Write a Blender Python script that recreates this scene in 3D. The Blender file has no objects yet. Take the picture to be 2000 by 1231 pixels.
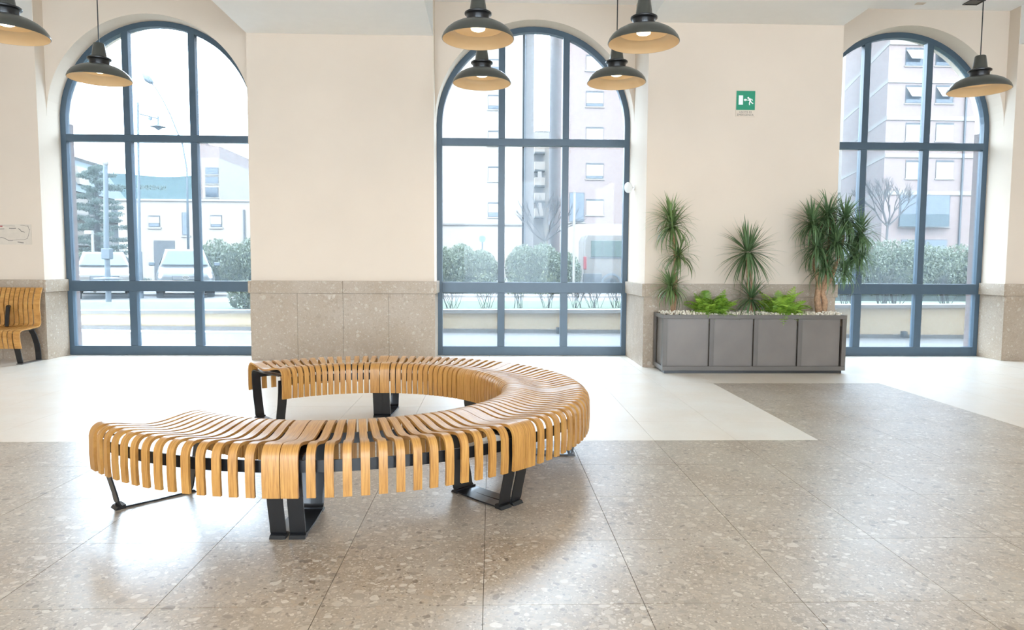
import bpy, bmesh, math, random
from mathutils import Vector, Matrix, Euler
R = math.radians
PI = math.pi
sc = bpy.context.scene
col = sc.collection

# ------------------------------------------------------------------ camera, sky, sun, area lights, exposure
F, YAW, PITCH, ROLL = 1357.36, .0298, -.0731, .0051          # focal length in pixels of a 2000 px wide frame
CAM = Vector((-.5666, -9.5507, 1.26))
fw = Vector((math.sin(YAW)*math.cos(PITCH), math.cos(YAW)*math.cos(PITCH), math.sin(PITCH)))
rt = Vector((math.cos(YAW), -math.sin(YAW), 0)); up = rt.cross(fw)
rt, up = math.cos(ROLL)*rt+math.sin(ROLL)*up, -math.sin(ROLL)*rt+math.cos(ROLL)*up
cd = bpy.data.cameras.new('camera'); cam = bpy.data.objects.new('camera', cd); col.objects.link(cam)
cd.sensor_width = 36; cd.lens = F*36/2000; cd.clip_end = 2000
cam.matrix_world = Matrix((( rt.x, up.x, -fw.x, CAM.x), (rt.y, up.y, -fw.y, CAM.y), (rt.z, up.z, -fw.z, CAM.z), (0, 0, 0, 1)))
sc.camera = cam

w = bpy.data.worlds.new('overcast_sky'); sc.world = w; w.use_nodes = True
bg = w.node_tree.nodes['Background']
bg.inputs[0].default_value = (.67, .83, 1, 1); bg.inputs[1].default_value = 16

def light(name, kind, loc, rot, energy, color, **k):
    d = bpy.data.lights.new(name, kind); d.energy = energy; d.color = color
    for a, b in k.items(): setattr(d, a, b)
    o = bpy.data.objects.new(name, d); col.objects.link(o); o.location = loc; o.rotation_euler = rot
    return o
# hazy sun from behind the building: it lights the street fronts that face the hall
light('sun', 'SUN', (0, -20, 30), (R(48), 0, R(-22)), 4.6, (1, .96, .91), angle=R(12))
# added fill lights at the unseen wall behind the camera
for x in (-4.98, 0, 4.98):
    light('rear_fill', 'AREA', (x, -16.6, 2.6), (R(90), 0, 0), 125, (1, .93, .84), shape='RECTANGLE', size=3.2, size_y=3.6)
# more added fill under the ceiling, behind and above the camera
for x in (-4.98, 0, 4.98):
    light('ceiling_fill', 'AREA', (x, -11.6, 4.6), (0, 0, 0), 42, (1, .94, .86), shape='RECTANGLE', size=2.2, size_y=2.2)
vs = sc.view_settings
sc.display_settings.display_device = 'sRGB'
vs.view_transform = 'Standard'; vs.look = 'None'; vs.gamma = 1; vs.use_curve_mapping = False
vs.exposure = -0.12
sc.cycles.max_bounces = 10; sc.cycles.diffuse_bounces = 5; sc.cycles.transparent_max_bounces = 24
sc.cycles.caustics_reflective = False; sc.cycles.caustics_refractive = False
sc.cycles.sample_clamp_indirect = 6
sc.cycles.use_denoising = True

def at(px, py, Y):
    d = fw+(px-1000)/F*rt-(py-615.5)/F*up
    return CAM+d*((Y-CAM.y)/d.y)

# ------------------------------------------------------------------ materials
def srgb(r, g, b):
    f = lambda c: (c/255/12.92) if c/255 <= .04045 else ((c/255+.055)/1.055)**2.4
    return (f(r), f(g), f(b), 1)
class NT:
    def __init__(s, name):
        s.m = bpy.data.materials.new(name); s.m.use_nodes = True
        s.t = s.m.node_tree; s.n = s.t.nodes; s.b = s.n['Principled BSDF']; s.out = s.n['Material Output']
    def add(s, typ, ins=None, **k):
        n = s.n.new('ShaderNode'+typ)
        for a, v in k.items(): setattr(n, a, v)
        for a, v in (ins or {}).items(): s.put(n.inputs[a], v)
        return n
    def put(s, sock, v):
        if hasattr(v, 'is_output'): s.t.links.new(v, sock)
        else: sock.default_value = v
    def ramp(s, fac, stops, interp='LINEAR'):
        n = s.add('ValToRGB', {0: fac}); e = n.color_ramp.elements; n.color_ramp.interpolation = interp
        while len(e) < len(stops): e.new(.5)
        for q, (p, c) in zip(e, stops): q.position = p; q.color = c if len(c) == 4 else (*c, 1)
        return n.outputs[0]
    def mix(s, fac, a, b, typ='MIX'):
        n = s.add('MixRGB', {0: fac, 1: a, 2: b}, blend_type=typ); return n.outputs[0]
    def math(s, op, a, b=0.0):
        n = s.add('Math', {0: a, 1: b}, operation=op); return n.outputs[0]
def simple(name, c, rough=.6, metal=0, noise=.06, scale=8, bump=0, coat=0, spec=.5):
    q = NT(name)
    g = q.add('NewGeometry').outputs['Position']
    n = q.add('TexNoise', {'Vector': g, 'Scale': scale, 'Detail': 4})
    lo = tuple(v*(1-noise) for v in c[:3]); hi = tuple(min(1, v*(1+noise)) for v in c[:3])
    q.put(q.b.inputs['Base Color'], q.ramp(n.outputs[0], ((.3, lo), (.7, hi))))
    q.b.inputs['Roughness'].default_value = rough; q.b.inputs['Metallic'].default_value = metal
    q.b.inputs['Coat Weight'].default_value = coat; q.b.inputs['Specular IOR Level'].default_value = spec
    if bump:
        b = q.add('Bump', {'Strength': bump, 'Distance': .004, 'Height': n.outputs[0]}); q.put(q.b.inputs['Normal'], b.outputs[0])
    return q.m
def conglomerate(name, base, warm, light_c, dark, rough, spec=.5, contrast=1.0, scale=1.0, coat=0):
    """stone full of pebbles: several sizes of rounded cells over a fine-grained matrix"""
    q = NT(name)
    p = q.add('NewGeometry').outputs['Position']
    dn = q.add('TexNoise', {'Vector': p, 'Scale': 9*scale, 'Detail': 3})
    off = q.add('VectorMath', {0: dn.outputs['Color'], 1: (.5, .5, .5)}, operation='SUBTRACT').outputs[0]
    off = q.add('VectorMath', {0: off, 'Scale': .07/scale}, operation='SCALE').outputs[0]
    p2 = q.add('VectorMath', {0: p, 1: off}, operation='ADD').outputs[0]
    fine = q.add('TexNoise', {'Vector': p, 'Scale': 60*scale, 'Detail': 5, 'Roughness': .7}).outputs[0]
    cloud = q.add('TexNoise', {'Vector': p, 'Scale': 2.2, 'Detail': 4}).outputs[0]
    c = q.mix(q.ramp(cloud, ((.35, (0, 0, 0)), (.68, (1, 1, 1)))), base, warm)
    c = q.mix(q.math('MULTIPLY', .55*contrast, fine), c, dark, 'MULTIPLY')
    for sca, thr, amt in ((110, .6, .7), (58, .56, .75), (30, .52, .75), (15, .42, .65), (7.5, .27, .5)):
        v = q.add('TexVoronoi', {'Vector': p2, 'Scale': sca*scale})
        rnd = q.add('SeparateColor', {0: v.outputs['Color']})
        rad = q.math('MULTIPLY', rnd.outputs[0], thr)
        m = q.math('SUBTRACT', rad, v.outputs['Distance'])
        m = q.ramp(q.math('MULTIPLY', m, 9), ((0, (0, 0, 0)), (.35, (1, 1, 1))))
        pc = q.ramp(rnd.outputs[1], ((0, dark), (.20, tuple(.55*a+.45*b for a, b in zip(dark[:3], base[:3]))), (.40, base), (.62, warm), (.86, tuple(.5*a+.5*b for a, b in zip(light_c[:3], base[:3]))), (1, light_c)))
        c = q.mix(q.math('MULTIPLY', m, amt*contrast), c, pc)
    q.put(q.b.inputs['Base Color'], c)
    rr = q.add('MapRange', {0: cloud, 1: .3, 2: .7, 3: rough*.85, 4: rough*1.15}).outputs[0]
    q.put(q.b.inputs['Roughness'], rr); q.b.inputs['Specular IOR Level'].default_value = spec; q.b.inputs['Coat Weight'].default_value = coat; q.b.inputs['Coat Roughness'].default_value = .36
    b = q.add('Bump', {'Strength': .06, 'Distance': .002, 'Height': fine}); q.put(q.b.inputs['Normal'], b.outputs[0])
    return q.m
M = {}
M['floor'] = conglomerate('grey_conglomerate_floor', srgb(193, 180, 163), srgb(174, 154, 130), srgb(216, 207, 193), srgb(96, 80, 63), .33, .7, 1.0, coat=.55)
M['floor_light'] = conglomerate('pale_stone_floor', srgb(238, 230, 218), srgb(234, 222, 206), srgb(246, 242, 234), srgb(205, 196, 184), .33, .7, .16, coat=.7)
M['grout'] = simple('grout', srgb(120, 110, 98), .8)
M['dado'] = conglomerate('grey_conglomerate_wall', srgb(178, 162, 145), srgb(168, 150, 130), srgb(206, 198, 186), srgb(130, 118, 104), .45, .4, .55, 1.1)
M['plaster'] = simple('warm_cream_plaster', srgb(213, 198, 181), .85, noise=.02, scale=1.5, bump=.05)
M['ceiling'] = simple('white_ceiling_paint', srgb(236, 235, 232), .9, noise=.01)
M['frame'] = simple('blue_grey_painted_steel', srgb(66, 84, 98), .35, noise=.04)
M['steel'] = simple('grey_steel', srgb(92, 86, 80), .42, .1, .06, 5)
M['steel_panel'] = simple('grey_steel_sheet', srgb(108, 100, 93), .40, .1, .10, 3)
M['black'] = simple('black_coated_metal', srgb(30, 31, 33), .34, .2, .1, 20, coat=.2)
M['white_plastic'] = simple('white_plastic', srgb(240, 240, 238), .4)
M['lamp_dark'] = simple('dark_grey_enamel', srgb(72, 73, 68), .32, .3, .06, 12, coat=.3)
M['lamp_inner'] = simple('cream_enamel', srgb(198, 171, 132), .45, noise=.03)
M['sign_green'] = simple('sign_green', srgb(10, 132, 98), .5, noise=.03)
M['ink'] = simple('grey_ink', srgb(122, 116, 108), .8)
M['ink_red'] = simple('red_ink', srgb(170, 80, 80), .8)
M['map'] = simple('pale_grey_film', srgb(204, 192, 177), .6, noise=.04, scale=20)
M['pebble'] = simple('white_pebbles', srgb(232, 222, 205), .7, noise=.15, scale=30)
M['soil'] = simple('soil', srgb(92, 76, 60), .9, noise=.3, scale=25)
M['bark'] = simple('light_bark', srgb(166, 132, 102), .8, noise=.3, scale=40, bump=.4)
def leafmat(name, a, b, rough=.45, trans=.25):
    q = NT(name)
    oi = q.add('ObjectInfo').outputs['Random']; g = q.add('NewGeometry').outputs['Position']
    n = q.add('TexNoise', {'Vector': g, 'Scale': 14, 'Detail': 2}).outputs[0]
    f = q.math('MULTIPLY', q.math('ADD', oi, n), .55)
    q.put(q.b.inputs['Base Color'], q.ramp(f, ((.15, a), (.8, b))))
    q.b.inputs['Roughness'].default_value = rough
    tr = q.add('BsdfTranslucent', {'Color': b})
    mx = q.add('MixShader', {0: trans, 1: q.b.outputs[0], 2: tr.outputs[0]})
    q.put(q.out.inputs[0], mx.outputs[0]); return q.m
M['leaf'] = leafmat('dracaena_leaf', srgb(58, 82, 44), srgb(132, 156, 98), .4)
M['leaf_dark'] = leafmat('dark_dracaena_leaf', srgb(44, 72, 46), srgb(116, 144, 100), .35)
M['fern'] = leafmat('fern_green', srgb(62, 112, 26), srgb(168, 204, 78), .5)
def wood():
    q = NT('oak_plywood_veneer')
    co = q.add('TexCoord').outputs['Object']
    oi = q.add('ObjectInfo').outputs['Random']
    mp = q.add('Mapping', {'Vector': co, 'Scale': (3, 60, 3)})
    sh = q.add('VectorMath', {0: mp.outputs[0], 1: q.add('CombineXYZ', {0: q.math('MULTIPLY', oi, 40), 1: q.math('MULTIPLY', oi, 17)}).outputs[0]}, operation='ADD').outputs[0]
    n = q.add('TexNoise', {'Vector': sh, 'Scale': 2.2, 'Detail': 6, 'Roughness': .65}).outputs[0]
    c = q.ramp(n, ((.28, srgb(142, 95, 43)), (.5, srgb(182, 130, 65)), (.72, srgb(204, 156, 86))))
    t = q.ramp(oi, ((0, (.93, .92, .9)), (1, (1.0, 1.0, 1.0))))
    q.put(q.b.inputs['Base Color'], q.mix(1, c, t, 'MULTIPLY'))
    q.b.inputs['Roughness'].default_value = .42; q.b.inputs['Specular IOR Level'].default_value = .35; q.b.inputs['Coat Weight'].default_value = .45; q.b.inputs['Coat IOR'].default_value = 1.5; q.b.inputs['Coat Roughness'].default_value = .36
    b = q.add('Bump', {'Strength': .08, 'Distance': .001, 'Height': n}); q.put(q.b.inputs['Normal'], b.outputs[0])
    return q.m
M['wood'] = wood()
def glass():
    q = NT('glare_veil_glass')
    tp = q.add('BsdfTransparent', {'Color': (.97, .985, .99, 1)})
    tl = q.add('BsdfTranslucent', {'Color': (.80, .90, .95, 1)})  # translucent share imitates the glare that veils the street view
    gl = q.add('BsdfGlossy', {'Color': (1, 1, 1, 1), 'Roughness': .02})
    a = q.add('MixShader', {0: .027, 1: tp.outputs[0], 2: tl.outputs[0]})
    fr = q.add('Fresnel', {'IOR': 1.35}).outputs[0]
    b = q.add('MixShader', {0: q.math('MULTIPLY', fr, .2), 1: a.outputs[0], 2: gl.outputs[0]})
    q.put(q.out.inputs[0], b.outputs[0]); return q.m
M['glass'] = glass()
def emit(name, c, s):
    q = NT(name); q.b.inputs['Base Color'].default_value = c
    q.b.inputs['Emission Color'].default_value = c; q.b.inputs['Emission Strength'].default_value = s; return q.m
M['bulb'] = emit('warm_bulb', (1, .86, .62, 1), 9)
def dim(r, g, b):
    c = srgb(r, g, b); return (c[0]*.150, c[1]*.134, c[2]*.122, 1)
# street materials
M['pave'] = simple('pale_concrete_paving', dim(172, 172, 170), .8, noise=.06, scale=1.5)
M['road'] = simple('pale_asphalt', dim(170, 172, 172), .85, noise=.06, scale=.8)
M['kerb'] = simple('kerb_stone', dim(226, 226, 224), .8)
M['grass'] = simple('grass', dim(104, 142, 74), .9, noise=.2, scale=3)
M['wall_cream'] = simple('cream_render', tuple(v*.30 for v in srgb(250, 222, 178)[:3])+(1,), .85, noise=.04, scale=1)
M['plinth'] = simple('grey_plinth', dim(186, 184, 182), .85, noise=.06, scale=2)
M['cap'] = simple('white_coping', dim(236, 236, 232), .8)
M['facade_white'] = simple('white_render', dim(250, 244, 234), .85, noise=.02, scale=.3)
M['facade_grey'] = simple('grey_render', dim(206, 206, 208), .85, noise=.03, scale=.3)
M['shutter'] = simple('white_shutter', dim(250, 250, 248), .7)
M['recess'] = simple('window_shadow_gap', dim(100, 108, 116), .7)
M['blue_glass'] = simple('dark_blue_glazing', dim(90, 112, 136), .15, noise=.15, scale=1)
M['slate'] = simple('blue_grey_slate', dim(92, 122, 136), .7, noise=.06, scale=1)
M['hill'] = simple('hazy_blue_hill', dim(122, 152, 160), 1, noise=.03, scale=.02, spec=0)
M['hedge'] = leafmat('hedge_leaf', dim(104, 136, 108), dim(192, 216, 182), .6)
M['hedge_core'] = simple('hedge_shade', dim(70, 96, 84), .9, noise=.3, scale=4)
M['twig'] = simple('bare_twig', dim(80, 75, 74), .8)
M['conifer'] = leafmat('conifer_needles', dim(90, 126, 124), dim(150, 184, 172), .7)
M['shrub_green'] = leafmat('young_green_leaf', dim(140, 166, 96), dim(196, 212, 150), .6)
M['car_white'] = simple('white_car_paint', dim(186, 184, 180), .3, noise=.01, coat=0, spec=.3)
M['car_silver'] = simple('silver_car_paint', dim(158, 166, 172), .3, .1, .02, coat=0, spec=.3)
M['car_glass'] = simple('car_glass', dim(130, 156, 152), .35, noise=.05, scale=2, spec=.15)
M['rubber'] = simple('tyre_rubber', dim(70, 80, 90), .8)
M['trim_grey'] = simple('grey_trim', dim(88, 100, 112), .5)
M['tail_red'] = simple('red_tail_light', dim(214, 70, 80), .3)
M['post'] = simple('grey_painted_post', dim(120, 144, 164), .5)
M['sign_face'] = simple('green_grey_sign_face', dim(150, 186, 186), .6)
def brick_pink(name, a, b, mortar, s):
    q = NT(name)
    g = q.add('NewGeometry').outputs['Position']
    mp = q.add('Mapping', {'Vector': g, 'Rotation': (R(90), 0, 0)})
    br = q.add('TexBrick', {'Vector': mp.outputs[0], 'Color1': a, 'Color2': b, 'Mortar': mortar, 'Scale': s, 'Mortar Size': .012})
    q.put(q.b.inputs['Base Color'], br.outputs[0]); q.b.inputs['Roughness'].default_value = .9; return q.m
M['brick'] = brick_pink('pale_pink_brick', dim(226, 205, 202), dim(216, 196, 196), dim(232, 222, 218), 4)
M['facade_pink'] = brick_pink('pink_brick_facade', dim(224, 204, 200), dim(218, 198, 196), dim(228, 214, 210), 3)

# ------------------------------------------------------------------ mesh helpers
class MB:
    def __init__(s): s.v = []; s.f = []
    def add(s, vs, fs):
        k = len(s.v); s.v += [tuple(v) for v in vs]; s.f += [tuple(i+k for i in f) for f in fs]; return s
    def box(s, x0, x1, y0, y1, z0, z1):
        return s.add([(x, y, z) for z in (z0, z1) for y in (y0, y1) for x in (x0, x1)],
                     [(0, 2, 3, 1), (4, 5, 7, 6), (0, 1, 5, 4), (2, 6, 7, 3), (0, 4, 6, 2), (1, 3, 7, 5)])
    def cbox(s, c, d, mat=None):
        h = [Vector((x*d[0]/2, y*d[1]/2, z*d[2]/2)) for z in (-1, 1) for y in (-1, 1) for x in (-1, 1)]
        if mat is not None: h = [mat @ v for v in h]
        return s.add([Vector(c)+v for v in h], [(0, 2, 3, 1), (4, 5, 7, 6), (0, 1, 5, 4), (2, 6, 7, 3), (0, 4, 6, 2), (1, 3, 7, 5)])
    def prism(s, poly, off):
        n = len(poly); o = Vector(off)
        vs = [Vector(p) for p in poly]+[Vector(p)+o for p in poly]
        fs = [tuple(range(n)), tuple(range(2*n-1, n-1, -1))]+[(i, i+n, (i+1) % n+n, (i+1) % n) for i in range(n)]
        return s.add(vs, [f[::-1] for f in fs])
    def tube(s, pts, rad, n=6, cap=True):
        pts = [Vector(p) for p in pts]; rs = rad if isinstance(rad, (list, tuple)) else [rad]*len(pts)
        vs = []; u = None
        for i, p in enumerate(pts):
            t = (pts[min(i+1, len(pts)-1)]-pts[max(i-1, 0)]).normalized()
            if u is None: u = t.orthogonal().normalized()
            u = (u-t*u.dot(t)).normalized(); v = t.cross(u)
            vs += [p+rs[i]*(math.cos(a)*u+math.sin(a)*v) for a in (2*PI*k/n for k in range(n))]
        fs = [(i*n+k, i*n+(k+1) % n, (i+1)*n+(k+1) % n, (i+1)*n+k) for i in range(len(pts)-1) for k in range(n)]
        if cap: fs += [tuple(range(n))[::-1], tuple(range((len(pts)-1)*n, len(pts)*n))]
        return s.add(vs, fs)
    def lathe(s, prof, n=32, c=(0, 0, 0), axis=None, capends=False):
        c = Vector(c); m = axis.to_track_quat('Z', 'Y').to_matrix() if axis is not None else Matrix.Identity(3)
        vs = [c+m @ Vector((r*math.cos(2*PI*k/n), r*math.sin(2*PI*k/n), z)) for r, z in prof for k in range(n)]
        fs = [(i*n+k, i*n+(k+1) % n, (i+1)*n+(k+1) % n, (i+1)*n+k) for i in range(len(prof)-1) for k in range(n)]
        if capends: fs += [tuple(range(n))[::-1], tuple(range((len(prof)-1)*n, len(prof)*n))]
        return s.add(vs, fs)
    def band(s, path, wdir, wid, thick):
        """flat bar: path of (point, normal) swept with its width along wdir"""
        wd = Vector(wdir)*wid/2; vs = []
        for p, nrm in path:
            p = Vector(p); h = Vector(nrm)*thick/2
            vs += [p-wd-h, p+wd-h, p+wd+h, p-wd+h]
        n = len(path)
        fs = [(i*4+k, i*4+(k+1) % 4, (i+1)*4+(k+1) % 4, (i+1)*4+k) for i in range(n-1) for k in range(4)]
        fs += [(3, 2, 1, 0), tuple((n-1)*4+k for k in range(4))]
        return s.add(vs, fs)
    def mesh(s, name, m, smooth=False):
        me = bpy.data.meshes.new(name); me.from_pydata(s.v, [], s.f); me.validate(); me.update()
        bm = bmesh.new(); bm.from_mesh(me); bmesh.ops.recalc_face_normals(bm, faces=bm.faces); bm.to_mesh(me); bm.free()
        if m is not None: me.materials.append(m)
        if smooth:
            me.polygons.foreach_set('use_smooth', [True]*len(me.polygons))
        return me
    def build(s, name, m, parent=None, smooth=False, bevel=0, seg=2, sharp=None, loc=None, rot=None):
        o = link(name, s.mesh(name, m, smooth), parent)
        if loc is not None: o.location = loc
        if rot is not None: o.rotation_euler = rot
        if bevel:
            b = o.modifiers.new('bevel', 'BEVEL'); b.width = bevel; b.segments = seg; b.limit_method = 'ANGLE'; b.angle_limit = R(40)
            o.data.polygons.foreach_set('use_smooth', [True]*len(o.data.polygons))
            b.harden_normals = True
        elif smooth and sharp is not None:
            o.data.set_sharp_from_angle(angle=R(sharp))
        return o
def link(name, data, parent=None):
    o = bpy.data.objects.new(name, data); col.objects.link(o)
    if parent is not None: o.parent = parent
    return o
def tag(o, label, cat, group=None):
    o['label'] = label; o['category'] = cat
    if group: o['group'] = group
    return o
def thing(name, label, cat, loc=(0, 0, 0), rz=0, group=None):
    o = link(name, None); o.location = loc; o.rotation_euler = (0, 0, rz); o.empty_display_size = .1
    return tag(o, label, cat, group)
def struct(o): o['kind'] = 'structure'; return o
def stuff(o): o['kind'] = 'stuff'; return o
def kids(o): return [c for c in bpy.data.objects if c.parent == o]
def copy_tree(o, parent=None):
    c = o.copy(); col.objects.link(c)
    if parent is not None: c.parent = parent
    for ch in kids(o): copy_tree(ch, c)
    return c

# ------------------------------------------------------------------ the hall: floor
BAY, HW, SPR, RAD = 4.982, 1.311, 3.124, 1.311       # bay spacing, half opening, springing height, arch radius
CEIL, SOF = 4.64, 4.15
TX, TY, TS = -1.794, -4.662, .6                       # tile grid origin and size
floor = struct(MB().box(-9.6, 9.9, -17, .02, -.06, -.006).build('floor', M['grout']))
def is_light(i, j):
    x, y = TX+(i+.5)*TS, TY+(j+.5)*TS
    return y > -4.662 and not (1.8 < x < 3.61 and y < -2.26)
tile_bm = MB().box(.0012, TS-.0012, .0012, TS-.0012, -.02, 0)
tm = {k: tile_bm.mesh('tile', M[k]) for k in ('floor', 'floor_light')}
far = {'floor': MB(), 'floor_light': MB()}
for j in range(-21, 8):
    for i in range(-13, 20):
        x, y = TX+i*TS, TY+j*TS
        if y > .02 or x < -9.5 or x > 9.8: continue
        d = y+TS-CAM.y
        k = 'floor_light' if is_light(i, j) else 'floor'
        near = d > 2.0 and CAM.x-.77*d-.45 < x+.3+.02*d < CAM.x+.77*d+.5 and y+TS > -9.2
        if near:
            o = link('tile', tm[k], floor); o.location = (x, y, 0)
        else:
            y1 = min(y+TS-.0012, .02)
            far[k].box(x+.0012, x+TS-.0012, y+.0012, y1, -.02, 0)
for k in far:
    if far[k].v: stuff(far[k].build('tile_field', M[k], floor))

# ------------------------------------------------------------------ the hall: window wall, piers, beams, ceiling
YW, YB = -.27, .28                                    # room face of the bay wall, street face
wall = MB()
NA = 40
for b in (-1, 0, 1):
    cx = b*BAY
    arc = [(cx-RAD*math.cos(PI*t/NA), SPR+RAD*math.sin(PI*t/NA)) for t in range(NA+1)]
    for (xa, za), (xb, zb) in zip(arc, arc[1:]):
        wall.add([(xa, YW, za), (xb, YW, zb), (xb, YW, CEIL), (xa, YW, CEIL)], [(0, 1, 2, 3)])
        wall.add([(xa, YB, za), (xb, YB, zb), (xb, YB, CEIL), (xa, YB, CEIL)], [(3, 2, 1, 0)])
        wall.add([(xa, YW, za), (xb, YW, zb), (xb, YB, zb), (xa, YB, za)], [(0, 3, 2, 1)])
north = struct(wall.build('wall_north', M['plaster']))
piers = [(-9.6, -BAY-HW, -.46), (-BAY+HW, -HW, -.46), (HW, BAY-HW, -1.07), (BAY+HW, 9.9, -.46)]
DZ0, DZ1 = .871, 1.03
def split(a, b, n, gap=.0015):
    s = (b-a)/n
    return [(a+i*s+gap, a+(i+1)*s-gap) for i in range(n)]
for x0, x1, yf in piers:
    pr = MB().box(x0, x1, yf, YB-.002, 0, CEIL).build('pier', M['plaster'], north)
    n = max(1, round((x1-x0)/.59)) if x1-x0 < 3 else round((x1-x0)/.6)
    for a, b in split(x0, x1, n):
        MB().box(a, b, yf-.02, yf+.001, .001, DZ0-.003).build('stone_panel', M['dado'], pr)
    n2 = max(1, n//2)
    for a, b in split(x0-.0, x1+.0, n2):
        MB().box(a, b, yf-.034, yf+.001, DZ0, DZ1).build('stone_cap', M['dado'], pr, bevel=.003)
    for sx, xs in ((-1, x0), (1, x1)):
        if xs < -9 or xs > 9: continue
        x_a, x_b = (xs-.012, xs+.001) if sx < 0 else (xs-.001, xs+.012)
        for a, b in split(yf-.02, -.004, 1 if yf > -.6 else 2):
            MB().box(x_a, x_b, a, b, .001, DZ0-.003).build('stone_panel', M['dado'], pr)
        x_a, x_b = (xs-.034, xs+.001) if sx < 0 else (xs-.001, xs+.034)
        MB().box(x_a, x_b, yf-.034, -.004, DZ0, DZ1).build('stone_cap', M['dado'], pr, bevel=.003)
    # pale brick street-side reveal strips
    for xs in (x0, x1):
        if xs < -9 or xs > 9: continue
        s = -1 if xs == x0 else 1
        MB().box(min(xs, xs+s*.012), max(xs, xs+s*.012), .10, YB, .0, SPR).build('brick_reveal', M['brick'], pr)
ceil = struct(MB().box(-9.6, 9.9, -17, YB, CEIL, CEIL+.2).build('ceiling', M['ceiling']))
for x0, x1, yf in piers:
    MB().box(x0+.006, x1-.006, -17, yf+.004, SOF, CEIL).build('beam', M['ceiling'], ceil)
struct(MB().box(-9.8, -9.6, -17, YB, 0, CEIL).build('wall_west', M['plaster']))
struct(MB().box(9.9, 10.1, -17, YB, 0, CEIL).build('wall_east', M['plaster']))
ws = MB()
xs = [-9.6]+[v for b in (-1, 0, 1) for v in (b*BAY-1.6, b*BAY+1.6)]+[9.9]
for i in range(0, len(xs), 2): ws.box(xs[i], xs[i+1], -17.2, -17, 0, CEIL)
for i in range(1, len(xs)-1, 2): ws.box(xs[i], xs[i+1], -17.2, -17, 4.4, CEIL)
struct(ws.build('wall_south', M['plaster']))

# ------------------------------------------------------------------ the three arched windows
FW = .072; PX = .434
def arch_z(x, r): return SPR+math.sqrt(max(0, r*r-x*x))
for b, wn in ((-1, 1), (0, 2), (1, 3)):
    cx = b*BAY
    R0, R1 = HW-.001, HW-FW
    outer = [(-R0, 0)]+[(-R0*math.cos(PI*t/NA), SPR+R0*math.sin(PI*t/NA)) for t in range(NA+1)]+[(R0, 0)]
    inner = [(-R1, .0)]+[(-R1*math.cos(PI*t/NA), SPR+R1*math.sin(PI*t/NA)) for t in range(NA+1)]+[(R1, .0)]
    fm = MB(); y0, y1 = 0.0, .09
    for (ax, az), (bx, bz), (cx2, cz), (dx, dz) in zip(outer, outer[1:], inner[1:], inner):
        fm.add([(ax, y0, az), (bx, y0, bz), (cx2, y0, cz), (dx, y0, dz), (ax, y1, az), (bx, y1, bz), (cx2, y1, cz), (dx, y1, dz)],
               [(0, 1, 2, 3), (7, 6, 5, 4), (3, 2, 6, 7), (0, 4, 5, 1)])
    win = struct(fm.build(f'window_{wn}', M['frame'])); win.location = (cx, 0, 0)
    E_ = .002
    MB().box(-R1, R1, y0-.006, y1, 0, .125).build('bottom_rail', M['frame'], win, bevel=.003)
    MB().box(-R1, R1, y0-.012, y1, .868, 1.0105).build('middle_rail', M['frame'], win, bevel=.003)
    MB().box(-R1, R1, y0-.004, y1, 2.862, 2.956).build('transom', M['frame'], win, bevel=.003)
    for s in (-1, 1):
        x = s*PX
        MB().box(x-.05, x+.05, y0-.003, y1, .125, .868).build('mullion', M['frame'], win, bevel=.003)
        MB().box(x-.044, x+.044, y0-.003, y1, 1.0105, 2.862).build('mullion', M['frame'], win, bevel=.003)
        za, zb = arch_z(abs(x)-.044, R1+.01), arch_z(abs(x)+.044, R1+.01)
        xi, xo = (x-.044, x+.044)
        zl, zr = arch_z(xi, R1+.01), arch_z(xo, R1+.01)
        MB().prism([(xi, y0-.003, 2.956), (xo, y0-.003, 2.956), (xo, y0-.003, zr), (xi, y0-.003, zl)], (0, y1-y0+.003, 0)).build('mullion', M['frame'], win, bevel=.003)
    cols_ = [(-R1, -PX-.044), (-PX+.044, PX-.044), (PX+.044, R1)]
    cols_l = [(-R1, -PX-.05), (-PX+.05, PX-.05), (PX+.05, R1)]
    yg = .05
    for (xa, xb), (la, lb) in zip(cols_, cols_l):
        MB().box(la, lb, yg, yg+.008, .125, .868).build('pane', M['glass'], win)
        MB().box(xa, xb, yg, yg+.008, 1.0105, 2.862).build('pane', M['glass'], win)
        top = [(xb+(xa-xb)*t/14, arch_z(xb+(xa-xb)*t/14, R1)) for t in range(15)]
        MB().prism([(xa, yg, 2.956), (xb, yg, 2.956)]+[(px, yg, pz) for px, pz in top if pz > 2.957], (0, .008, 0)).build('pane', M['glass'], win)
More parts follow.
